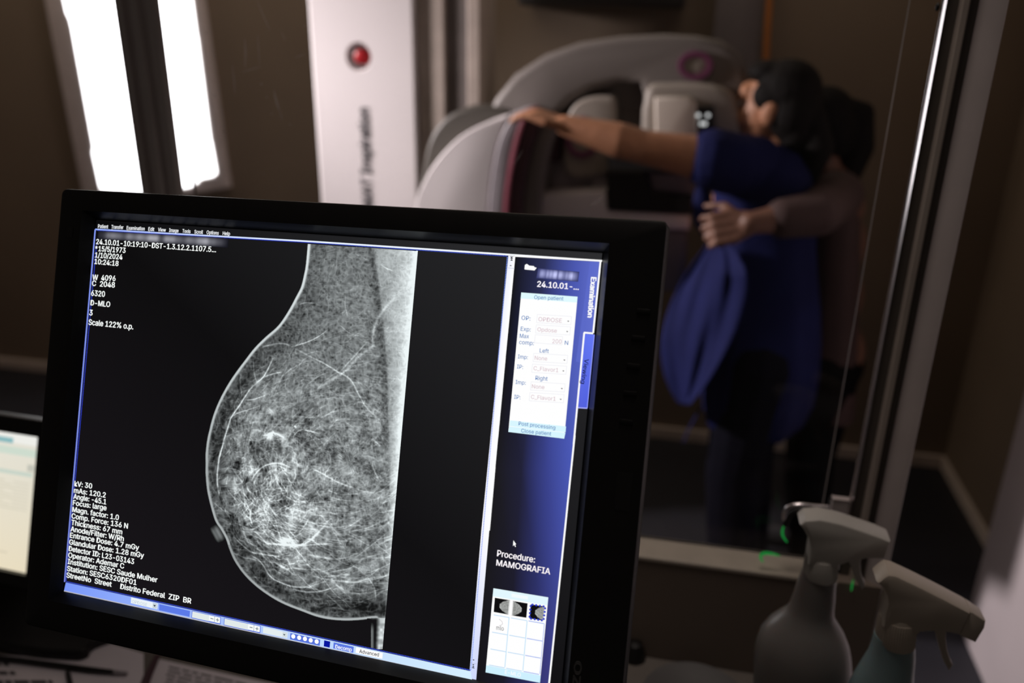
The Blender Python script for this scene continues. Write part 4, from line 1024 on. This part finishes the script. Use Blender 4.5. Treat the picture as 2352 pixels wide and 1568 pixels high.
def turn(profile, c, name, m, parent, seg=32):
    rings = [[Vector((c.x + r * math.cos(t), c.y - h, c.z + r * math.sin(t))) for t in [2 * math.pi * k / seg for k in range(seg)]] for r, h in profile]
    return gather(loft(rings), name, m, parent, smooth=True, auto=40)
cb = Vector((c.x, 2.637, c.z))
es = turn([(.026, -.001), (.026, .003), (.010, .004), (.010, .014), (.020, .018), (.020, .027), (.013, .031)], cb, 'emergency_stop', M['red'], mg)
vs, fs = text_mesh('MAMMOMAT Inspiration', .02); x0 = min(p[0] for p in vs); x1 = max(p[0] for p in vs)
a = P(848, 590, 2.5975); b = P(834, 246, 2.5975); sc = (b - a).length / (x1 - x0); ex = (b - a).normalized(); ey = Vector((-ex.z, 0, ex.x))
ey = -ey if ey.x > 0 else ey
bm = bmesh.new(); vv_ = [bm.verts.new(a + ex * (x - x0) * sc + ey * (y / CAPH - .5) * .036) for x, y in vs]
for f in fs:
    try: bm.faces.new([vv_[k] for k in f])
    except ValueError: pass
gather(bm, 'column_lettering', M['letter'], mg)
# swivel arm: C-shaped outline swept in depth
YA = 2.50
arm = [(1085, 470), (1090, 380), (1105, 300), (1135, 228), (1180, 172), (1250, 126), (1330, 98), (1420, 84), (1520, 79), (1600, 83), (1660, 95), (1705, 128), (1722, 185), (1722, 345), (1480, 345), (1478, 215), (1470, 190), (1420, 190), (1360, 205), (1310, 232), (1280, 265), (1268, 310), (1262, 470)]
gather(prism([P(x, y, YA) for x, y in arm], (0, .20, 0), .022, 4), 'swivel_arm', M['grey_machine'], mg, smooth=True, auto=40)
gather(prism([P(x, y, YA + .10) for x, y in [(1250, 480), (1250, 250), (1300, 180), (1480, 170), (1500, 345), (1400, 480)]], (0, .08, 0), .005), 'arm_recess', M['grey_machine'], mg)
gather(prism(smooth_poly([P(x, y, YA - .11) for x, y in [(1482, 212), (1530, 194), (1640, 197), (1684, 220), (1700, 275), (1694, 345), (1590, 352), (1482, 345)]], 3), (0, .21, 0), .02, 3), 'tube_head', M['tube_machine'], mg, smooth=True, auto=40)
gather(prism([P(x, y, YA - .135) for x, y in [(1503, 224), (1582, 222), (1600, 236), (1604, 345), (1506, 345)]], (0, .14, 0), .008, 3), 'collimator', M['cream_machine'], mg, smooth=True, auto=40)
gather(prism([P(x, y, YA - .13) for x, y in [(1588, 246), (1640, 244), (1646, 345), (1596, 345)]], (0, .10, 0), .004, 2), 'collimator_window', M['carbon'], mg)
for x, y in ((1604, 265), (1626, 265), (1611, 284), (1619, 284)):  # specular glints beside the collimator, built as small glowing beads
    bm = bmesh.new(); ell(bm, P(x, y, YA - .133), .0052); gather(bm, 'glowing_glint', M['dim_glint'], mg, smooth=True)
def ringf(c, rx, rz, w, d_, name, m, tilt=0, seg=40):
    R = []
    for k in range(seg):
        t = 2 * math.pi * k / seg
        R.append([Vector((c.x + (rx + o * w) * math.cos(t), c.y - h, c.z + (rz + o * w) * math.sin(t))) for o, h in ((-1, 0), (-.8, d_), (.8, d_), (1, 0))])
    bm = bmesh.new(); V = [[bm.verts.new(p) for p in r] for r in R]
    for k in range(seg):
        for j in range(4): bm.faces.new((V[k][j], V[k][(j + 1) % 4], V[(k + 1) % seg][(j + 1) % 4], V[(k + 1) % seg][j]))
    return gather(bm, name, m, mg, smooth=True, auto=40)
ringf(P(1597, 150, YA), .040, .031, .0085, .012, 'control_ring', M['purple'])
cr_ = P(1597, 150, YA); gather(loft([[Vector((cr_.x + r_ * .036 * math.cos(2 * math.pi * k / 32), YA - h_, cr_.z + r_ * .027 * math.sin(2 * math.pi * k / 32))) for k in range(32)] for r_, h_ in ((1, -.002), (1, .004), (.8, .007))]), 'ring_cap', M['tube_machine'], mg, smooth=True, auto=40)
hub = [(1300, 400), (1298, 300), (1312, 250), (1345, 226), (1395, 222), (1412, 240), (1408, 380), (1380, 400)]
gather(prism(smooth_poly([P(x, y, YA - .02) for x, y in hub], 3), (0, .14, 0), .025, 4), 'rotation_hub', M['tube_machine'], mg, smooth=True, auto=40)
ringf(P(1338, 315, YA - .02), .044, .052, .009, .010, 'control_ring', M['purple'])
gather(prism([P(x, y, YA - .01) for x, y in [(1253, 300), (1290, 300), (1284, 372), (1250, 372)]], (0, .05, 0), .003), 'grip_slot', M['plum'], mg)
# lower arm, paddle, detector
gather(prism([P(x, y, YA + .02) for x, y in [(1225, 372), (1404, 360), (1404, 452), (1225, 452)]], (0, .12, 0), .01), 'lower_arm', M['slate'], mg, smooth=True, auto=40)
gather(prism([P(x, y, YA + .0) for x, y in [(1362, 340), (1402, 340), (1398, 440), (1358, 440)]], (0, .05, 0), .006), 'paddle_carriage', M['slate'], mg)
gather(prism([P(x, y, YA - .06) for x, y in [(1395, 356), (1520, 362), (1600, 388), (1600, 396), (1395, 392)]], (0, .12, 0), .004), 'compression_paddle', M['paddle'], mg)
gather(prism([P(x, y, YA - .07) for x, y in [(1393, 392), (1480, 393), (1500, 440), (1590, 452), (1590, 492), (1396, 482)]], (0, .20, 0), .006), 'detector', M['carbon'], mg)
gather(prism([P(x, y, YA - .03) for x, y in [(1488, 396), (1592, 402), (1592, 452), (1500, 442)]], (0, .10, 0), .004), 'breast_support', M['slate'], mg)
gather(prism([P(x, y, YA - .065) for x, y in [(1238, 446), (1392, 438), (1396, 484), (1586, 494), (1584, 530), (1238, 520)]], (0, .24, 0), .012, 3), 'detector_support', M['white_machine'], mg, smooth=True, auto=40)
gather(prism([P(x, y, YA - .055) for x, y in [(1242, 518), (1580, 528), (1572, 668), (1262, 690)]], (0, .22, 0), .015, 3), 'lower_housing', M['cabinet'], mg, smooth=True, auto=40)
# side cowl with its coloured bands
YC = 2.36
def curve_strip(l, r, Y, dep, bev, name, m):
    gather(prism([P(x, y, Y) for x, y in smooth2(l)] + [P(x, y, Y) for x, y in smooth2(r)[::-1]], (0, dep, 0), bev, 4), name, m, mg, smooth=True, auto=45)
def smooth2(l): return [tuple(p)[:2] for p in smooth_poly([Vector((*p, 0)) for p in l], 4, closed=False)]
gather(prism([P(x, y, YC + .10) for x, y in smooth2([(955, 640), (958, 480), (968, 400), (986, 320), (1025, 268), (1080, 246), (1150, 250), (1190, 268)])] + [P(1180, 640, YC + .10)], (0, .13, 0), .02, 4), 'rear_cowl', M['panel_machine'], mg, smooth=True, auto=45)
gather(prism([P(x, y, YC) for x, y in smooth2([(950, 640), (954, 480), (972, 420), (1006, 365), (1055, 315), (1110, 284), (1168, 264)])] + [P(x, y, YC) for x, y in smooth2([(1168, 264), (1148, 310), (1130, 375), (1120, 470), (1116, 640)])[1:]], (0, .18, 0), .045, 6), 'grip_cowl', M['white_machine'], mg, smooth=True, auto=60)
e0 = [(1180, 258), (1152, 306), (1134, 372), (1122, 470), (1118, 640)]
e1 = [(1206, 252), (1184, 312), (1168, 385), (1157, 480), (1153, 640)]
e2 = [(1216, 254), (1194, 316), (1178, 388), (1167, 484), (1163, 640)]
e3 = [(1246, 268), (1222, 330), (1206, 400), (1197, 484), (1193, 640)]
e4 = [(1278, 288), (1258, 344), (1245, 410), (1238, 486), (1234, 640)]
curve_strip(e0, e1, YC - .01, .17, .01, 'cowl_band', M['slate'])
curve_strip(e1, e2, YC - .013, .16, .002, 'pink_trim', M['pink'])
curve_strip(e2, e3, YC - .005, .16, .006, 'inner_band', M['plum'])
curve_strip(e3, e4, YC + .02, .16, .01, 'cowl_band', M['grey_machine'])

# other things on the back wall
tag(gather(BX((P(1192, 10, 3.25).x, 3.22, P(1400, 14, 3.22).z), (P(1572, 10, 3.25).x, 3.458, 2.15), .012), 'wall_unit', M['ac'], smooth=True, auto=40), 'dark wall-mounted unit at the top of the back wall', 'wall unit')
tag(gather(BX((P(1636, 100, 3.35).x, 3.36, 1.30), (P(1752, 60, 3.35).x, 3.458, 2.25), .004), 'wall_cabinet', M['cabinet']), 'narrow grey cabinet on the back wall above the patient\'s head', 'cabinet')
bm = bmesh.new(); tube(bm, [P(1770, -120, 3.32), P(1767, 0, 3.32), P(1762, 80, 3.32), P(1758, 170, 3.32), P(1756, 420, 3.32)], .012, 10)
tag(gather(bm, 'hanging_cord', M['orange'], smooth=True), 'orange cord hanging on the back wall beside the grey cabinet', 'cord')

# ------------------------------------------------------------------ people
def rotm(fwd, up):
    f = Vector(fwd).normalized(); u = Vector(up); r = f.cross(u).normalized(); u = r.cross(f)
    return Matrix((r, f, u)).transposed()          # x right, y forward, z up
def head(bm, c, R, k=1.0):
    c = Vector(c)
    def e(p, r): ell(bm, c + R @ (Vector(p) * k), tuple(x * k for x in r), R, 18)
    e((0, -.012, .028), (.074, .094, .086)); e((0, .030, -.020), (.062, .064, .080)); e((0, .052, -.070), (.042, .040, .036)); e((0, .078, -.092), (.020, .018, .018))
    e((0, .068, .040), (.054, .030, .030)); e((.034, .066, -.028), (.026, .028, .028)); e((-.034, .066, -.028), (.026, .028, .028))
    for i, (y, z, r) in enumerate(((.096, .012, .008), (.102, -.004, .009), (.110, -.020, .0115), (.116, -.030, .013))): e((0, y, z), (r * .85, r, r))
    e((.011, .106, -.034), (.009, .009, .007)); e((-.011, .106, -.034), (.009, .009, .007))
    e((0, .098, -.056), (.022, .011, .006)); e((0, .096, -.066), (.020, .011, .007))
    for s in (-1, 1):
        e((.074 * s, -.004, -.012), (.009, .020, .032)); e((.078 * s, -.010, .004), (.008, .018, .018)); e((.030 * s, .086, .022), (.020, .012, .006))
def hand(bm, w, d, pal, side, curl, spread=.12, k=1.0):
    """w wrist, d towards the fingers, pal out of the palm, side +1/-1 picks the thumb side; curl bends each knuckle"""
    w = Vector(w); d = Vector(d).normalized(); pal = Vector(pal); pal = (pal - d * pal.dot(d)).normalized(); lat = d.cross(pal).normalized() * side
    for t in range(9):
        f = t / 8
        for s in (-1, -.33, .33, 1): ell(bm, w + d * (.088 * f) * k + lat * s * (.018 + .016 * min(1, f * 2)) * k, (.0135 - .002 * f) * k, seg=10)
    for i, (off, L) in enumerate(((.034, .070), (.0115, .080), (-.0115, .074), (-.034, .058))):
        p = w + (d * .090 + lat * off) * k; dd = (d + lat * off / .034 * spread).normalized(); a = curl * (.5 if i == 0 else .6); pts = [p - d * .012 * k]
        ax = dd.cross(pal)
        for seg_, l in enumerate((.46, .31, .23)):
            Rm = Matrix.Rotation(a, 3, ax); dd = Rm @ dd; pts.append(pts[-1] + dd * L * l * 1.12 * k); a = curl
        limb(bm, pts, [.0095 * k, .0088 * k, .008 * k, .0068 * k])
    dd = (d * .55 + lat * .75 + pal * .35).normalized(); b = w + (d * .028 + lat * .026) * k; m1 = b + dd * .040 * k
    dd2 = (d * .85 + lat * .25 + pal * .35).normalized(); m2_ = m1 + dd2 * .032 * k; limb(bm, [b, m1, m2_, m2_ + (dd2 + pal * curl * .4).normalized() * .026 * k], [.014 * k, .0115 * k, .010 * k, .0078 * k])
def cloth_rings(rows, seg=64, fold=0.0, fseed=1, cap=True):
    """rows: (centre, half width x, half depth y, fold amount) top to bottom"""
    r_ = random.Random(fseed); ph = [r_.uniform(0, 6.28) for _ in range(6)]; rings = []
    for (c, a, b, f) in rows:
        ring = []
        for k in range(seg):
            t = 2 * math.pi * k / seg
            w_ = 1 + f * (.5 * math.sin(5 * t + ph[0]) + .35 * math.sin(9 * t + ph[1] + c.z * 3) + .25 * math.sin(14 * t + ph[2] - c.z * 4))
            ct, s_ = math.cos(t), math.sin(t); ring.append(Vector((c.x + a * w_ * math.copysign(abs(ct) ** .75, ct), c.y + b * w_ * math.copysign(abs(s_) ** .75, s_), c.z)))
        rings.append(ring)
    return loft(rings, cap)

# --- patient, facing left, near arm stretched out to the machine
YP = 2.42
pt = thing('person', 'person in a blue gown facing left with an arm stretched to the machine', 'person', (P(1700, 900, YP).x, YP, 0))
b = bmesh.new()
def Q(x, y, Y=YP): return P(x, y, Y)
hc = Q(1778, 250); HR = rotm((-.93, .34, .02), (.10, 0, 1))
head(b, hc, HR, 1.0)
nb = Q(1782, 345, YP + .02)
limb(b, [hc + Vector((.02, .01, -.05)), nb + Vector((0, 0, .0)), nb + Vector((0, 0, -.04))], [.056, .056, .075])
chest = Q(1742, 470); waist = Q(1745, 620); hip = Q(1742, 800)
for c, r in ((Q(1745, 400), (.125, .175, .09)), (chest, (.135, .165, .14)), (Q(1720, 500), (.12, .14, .11)), (waist, (.125, .145, .13)), (Q(1748, 720), (.14, .165, .13)), (hip, (.15, .175, .13))): ell(b, c, r)
shN = Q(1690, 378, YP - .17); elN = Q(1480, 338, YP - .20); wrN = Q(1298, 288, YP - .19); 
limb(b, [Q(1735, 390, YP - .10), shN, shN.lerp(elN, .4), elN, elN.lerp(wrN, .3), wrN], [.075, .066, .058, .044, .047, .028])
hand(b, wrN, Q(1222, 260, YP - .17) - wrN, Vector((-.15, .12, -1)), -1, .34)
shF = Q(1735, 375, YP + .17); elF = Q(1765, 560, YP + .24); wrF = Q(1735, 700, YP + .20)
limb(b, [Q(1740, 390, YP + .1), shF, elF, wrF], [.07, .06, .042, .027]); hand(b, wrF, Vector((-.3, 0, -1)), Vector((-.8, -.2, .2)), 1, .3)
hipx = hip.x
for s, dx in ((-1, -.03), (1, .02)):
    y = YP + .095 * s; a = Vector((hipx + .0, y, hip.z - .02)); kn = Vector((hipx - .005 + dx, y, .47)); an = Vector((hipx + .03 + dx, y, .085))
    limb(b, [a, a.lerp(kn, .5), kn, kn.lerp(an, .35), an], [.095, .08, .058, .056, .038]); limb(b, [an + Vector((.03, 0, -.045)), an + Vector((-.09, 0, -.055)), an + Vector((-.15, 0, -.06))], [.034, .032, .022])
body = gather(remesh(b, .0055, 3), 'body', M['skin'], pt, smooth=True)
for s in (-1, 1):
    bm = bmesh.new(); ell(bm, hc + HR @ Vector((.030 * s, .082, .010)), (.012, .010, .010), HR); gather(bm, 'eye', M['eye'], pt, smooth=True)
# hair: cap swept back into a bun
b = bmesh.new()
def eh(c, R, p, r): ell(b, c + R @ Vector(p), r, R, 18)
eh(hc, HR, (0, -.030, .048), (.086, .090, .084)); eh(hc, HR, (0, -.055, .000), (.083, .070, .090)); eh(hc, HR, (0, .030, .092), (.066, .056, .034)); eh(hc, HR, (0, -.075, -.055), (.062, .050, .060)); eh(hc, HR, (-.058, .004, .034), (.026, .044, .040)); eh(hc, HR, (.058, .004, .034), (.026, .044, .040))
limb(b, [hc + HR @ Vector((0, -.10, -.02)), hc + HR @ Vector((0, -.13, -.09)), hc + HR @ Vector((0, -.12, -.19))], [.045, .045, .02])
gather(remesh(b, .006, 2), 'hair', M['hair'], pt, smooth=True)
# gown
rowsG = [(1690, 1795, 326, .10), (1652, 1832, 342, .165), (1640, 1858, 380, .185), (1636, 1872, 430, .185), (1634, 1874, 500, .175), (1632, 1872, 560, .170), (1628, 1876, 620, .180), (1622, 1882, 690, .190), (1614, 1884, 760, .195), (1608, 1880, 830, .195), (1606, 1866, 895, .192), (1612, 1842, 940, .185), (1620, 1828, 952, .18)]
rows = []
for i, (l, r, y, dpt) in enumerate(rowsG):
    a, c_ = Q(l, y), Q(r, y); rows.append(((a + c_) / 2, (c_.x - a.x) / 2, dpt, .012 + .045 * max(0, i - 4) / 8))
bm = cloth_rings(rows, 90, fseed=3)
gn = gather(bm, 'gown', M['gown'], pt, smooth=True, auto=60)
bm = bmesh.new(); limb(bm, [Q(1730, 385, YP - .11), Q(1680, 376, YP - .165), Q(1640, 366, YP - .18)], [.085, .082, .080]); gather(remesh(bm, .008, 4), 'gown_sleeve', M['gown'], pt, smooth=True)
# loose front flap pulled towards the assistant's hand
fl_ = [[(1600, 420), (1612, 418), (1630, 440)], [(1592, 450), (1616, 460), (1640, 480)], [(1588, 490), (1612, 505), (1645, 525)], [(1600, 530), (1622, 540), (1655, 545)], [(1640, 570), (1655, 565), (1675, 558)]]
bm = bmesh.new(); V = [[bm.verts.new(Q(x, y, YP - .20 + .02 * math.sin(i * 2 + j * 3))) for j, (x, y) in enumerate(r)] for i, r in enumerate(fl_)]
W_ = [[bm.verts.new(v_.co + Vector((.002, .006, 0))) for v_ in r] for r in V]
for i in range(4):
    for j in range(2): bm.faces.new((V[i][j], V[i][j + 1], V[i + 1][j + 1], V[i + 1][j])); bm.faces.new((W_[i][j], W_[i + 1][j], W_[i + 1][j + 1], W_[i][j + 1]))
f_ = gather(bm, 'gown_flap', M['gown'], pt, smooth=True); sm = f_.modifiers.new('s', 'SUBSURF'); sm.levels = sm.render_levels = 2
# front of the gown, gathered in the assistant's hand and hanging free
fL = [(1640, 540), (1598, 595), (1562, 650), (1536, 710), (1518, 780), (1524, 850), (1540, 895), (1560, 928)]
fR = [(1662, 548), (1700, 590), (1716, 640), (1712, 695), (1690, 765), (1655, 830), (1620, 885), (1585, 930)]
bm = bmesh.new(); V = []
for i, (l, r_) in enumerate(zip(smooth2(fL), smooth2(fR))):
    row = []; n = 24
    for k in range(n + 1):
        t = k / n; op = min(1, i / 7); y = YP - .13 - .19 * t ** 1.3 * op - .05 * (1 - op) + .013 * op * math.sin(t * 7 + .5 + i * .05) + .006 * op * math.sin(t * 17 + i * .13) + .004 * op * math.sin(t * 29 - i * .21)
        row.append(bm.verts.new(Q(l[0] * (1 - t) + r_[0] * t, l[1] * (1 - t) + r_[1] * t, y)))
    V.append(row)
for a, b_ in zip(V, V[1:]):
    for k in range(len(a) - 1): bm.faces.new((a[k], a[k + 1], b_[k + 1], b_[k]))
gf = gather(bm, 'gown_front', M['gown'], pt, smooth=True); sm = gf.modifiers.new('s', 'SOLIDIFY'); sm.thickness = .003; sm.offset = 0
bm = bmesh.new(); tube(bm, lp([(1612, 930), (1596, 960), (1580, 990), (1570, 1015)], YP - .12), [.008] * 16, 8, flat=.3); gather(bm, 'gown_tie', M['gown'], pt, smooth=True)
# trousers and shoes
bm = bmesh.new()
for s, dx in ((-1, -.03), (1, .02)):
    y = YP + .095 * s; a = Vector((hipx, y, hip.z - .0)); kn = Vector((hipx - .005 + dx, y, .47)); an = Vector((hipx + .03 + dx, y, .10))
    limb(bm, [a, a.lerp(kn, .5), kn, kn.lerp(an, .5), an], [.125, .108, .088, .084, .076])
ell(bm, hip, (.16, .185, .14)); gather(remesh(bm, .008, 4), 'trousers', M['trousers'], pt, smooth=True)
def shoe(x, y, parent, m, dirx=-1):
    bm = bmesh.new(); limb(bm, [(x + .05, y, .045), (x + dirx * .06, y, .040), (x + dirx * .16, y, .033)], [.045, .043, .034])
    bm = remesh(bm, .006, 3)
    for v_ in bm.verts: v_.co.z = max(v_.co.z, .002)
    gather(bm, 'shoe', m, parent, smooth=True)
for s, dx in ((-1, -.03), (1, .02)): shoe(hipx + .03 + dx, YP + .095 * s, pt, M['shoe'])

# --- assistant behind the patient's back
YT = 2.62
as_ = thing('person', 'person in dark red top standing behind the patient, holding the blue gown', 'person', (P(1905, 900, YT).x, YT, 0))
b = bmesh.new()
def Q2(x, y, Y=YT): return P(x, y, Y)
hc2 = Q2(1868, 300, YT + .02); HR2 = rotm((-.96, -.05, -.12), (0.05, 0, 1)); head(b, hc2, HR2, .96)
limb(b, [hc2 + Vector((.02, 0, -.06)), Q2(1900, 410), Q2(1905, 430)], [.052, .052, .07])
for p, r in ((Q2(1905, 470), (.10, .165, .09)), (Q2(1905, 560), (.105, .15, .13)), (Q2(1900, 680), (.105, .14, .13)), (Q2(1895, 800), (.12, .16, .12))): ell(b, p, r)
sh = Q2(1925, 450, YT - .16); el = P(1878, 490, 2.20); wr = P(1722, 512, 2.135)
limb(b, [Q2(1915, 450, YT - .1), sh, el, el.lerp(wr, .35), wr], [.065, .056, .042, .042, .028])
hand(b, wr, P(1640, 528, 2.13) - wr, Vector((-.15, .85, -.35)), -1, .95)
sh2 = Q2(1915, 455, YT + .16); limb(b, [Q2(1910, 450, YT + .1), sh2, Q2(1930, 600, YT + .22), Q2(1900, 720, YT + .2)], [.06, .055, .04, .027]); hand(b, Q2(1900, 720, YT + .2), Vector((-.2, 0, -1)), Vector((-1, 0, 0)), 1, .3)
hp2 = Q2(1890, 830)
for s in (-1, 1):
    y = YT + .09 * s; a = Vector((hp2.x, y, hp2.z)); kn = Vector((hp2.x + .0, y, .46)); an = Vector((hp2.x + .03, y, .085))
    limb(b, [a, a.lerp(kn, .5), kn, kn.lerp(an, .35), an], [.085, .072, .052, .05, .036]); limb(b, [an + Vector((.03, 0, -.045)), an + Vector((-.09, 0, -.055)), an + Vector((-.15, 0, -.06))], [.033, .030, .022])
gather(remesh(b, .0055, 3), 'body', M['skin_dark'], as_, smooth=True)
for s in (-1, 1):
    bm = bmesh.new(); ell(bm, hc2 + HR2 @ Vector((.029 * s, .079, .010)), (.012, .010, .010), HR2); gather(bm, 'eye', M['eye'], as_, smooth=True)
b = bmesh.new()
eh(hc2, HR2, (0, -.028, .046), (.083, .088, .080)); eh(hc2, HR2, (0, -.055, .000), (.080, .068, .086)); eh(hc2, HR2, (0, .028, .088), (.062, .052, .032))
limb(b, [hc2 + HR2 @ Vector((0, -.10, .05)), hc2 + HR2 @ Vector((0, -.135, .035)), hc2 + HR2 @ Vector((0, -.13, -.06)), hc2 + HR2 @ Vector((0, -.10, -.15))], [.035, .036, .045, .035])
gather(remesh(b, .006, 2), 'hair', M['hair'], as_, smooth=True)
rowsS = [(1872, 1935, 412, .09), (1852, 1958, 435, .16), (1846, 1970, 480, .175), (1846, 1972, 560, .165), (1848, 1968, 680, .155), (1842, 1966, 800, .165), (1836, 1962, 900, .17), (1838, 1958, 925, .17)]
bm = cloth_rings([((Q2(l, y) + Q2(r, y)) / 2, (Q2(r, y).x - Q2(l, y).x) / 2, dpt, .02) for l, r, y, dpt in rowsS], 60, fseed=8); gather(bm, 'scrub_top', M['scrub'], as_, smooth=True, auto=60)
bm = bmesh.new(); limb(bm, [Q2(1918, 452, YT - .1), sh, el, el.lerp(wr, .50)], [.078, .072, .060, .052]); gather(remesh(bm, .008, 3), 'sleeve', M['scrub'], as_, smooth=True)
bm = bmesh.new()
for s in (-1, 1):
    y = YT + .09 * s; a = Vector((hp2.x, y, hp2.z)); kn = Vector((hp2.x, y, .46)); an = Vector((hp2.x + .03, y, .10)); limb(bm, [a, a.lerp(kn, .5), kn, an], [.10, .088, .07, .06])
ell(bm, hp2, (.125, .165, .12)); gather(remesh(bm, .008, 4), 'trousers', M['black_cloth'], as_, smooth=True)
for s in (-1, 1): shoe(hp2.x + .03, YT + .09 * s, as_, M['shoe'])
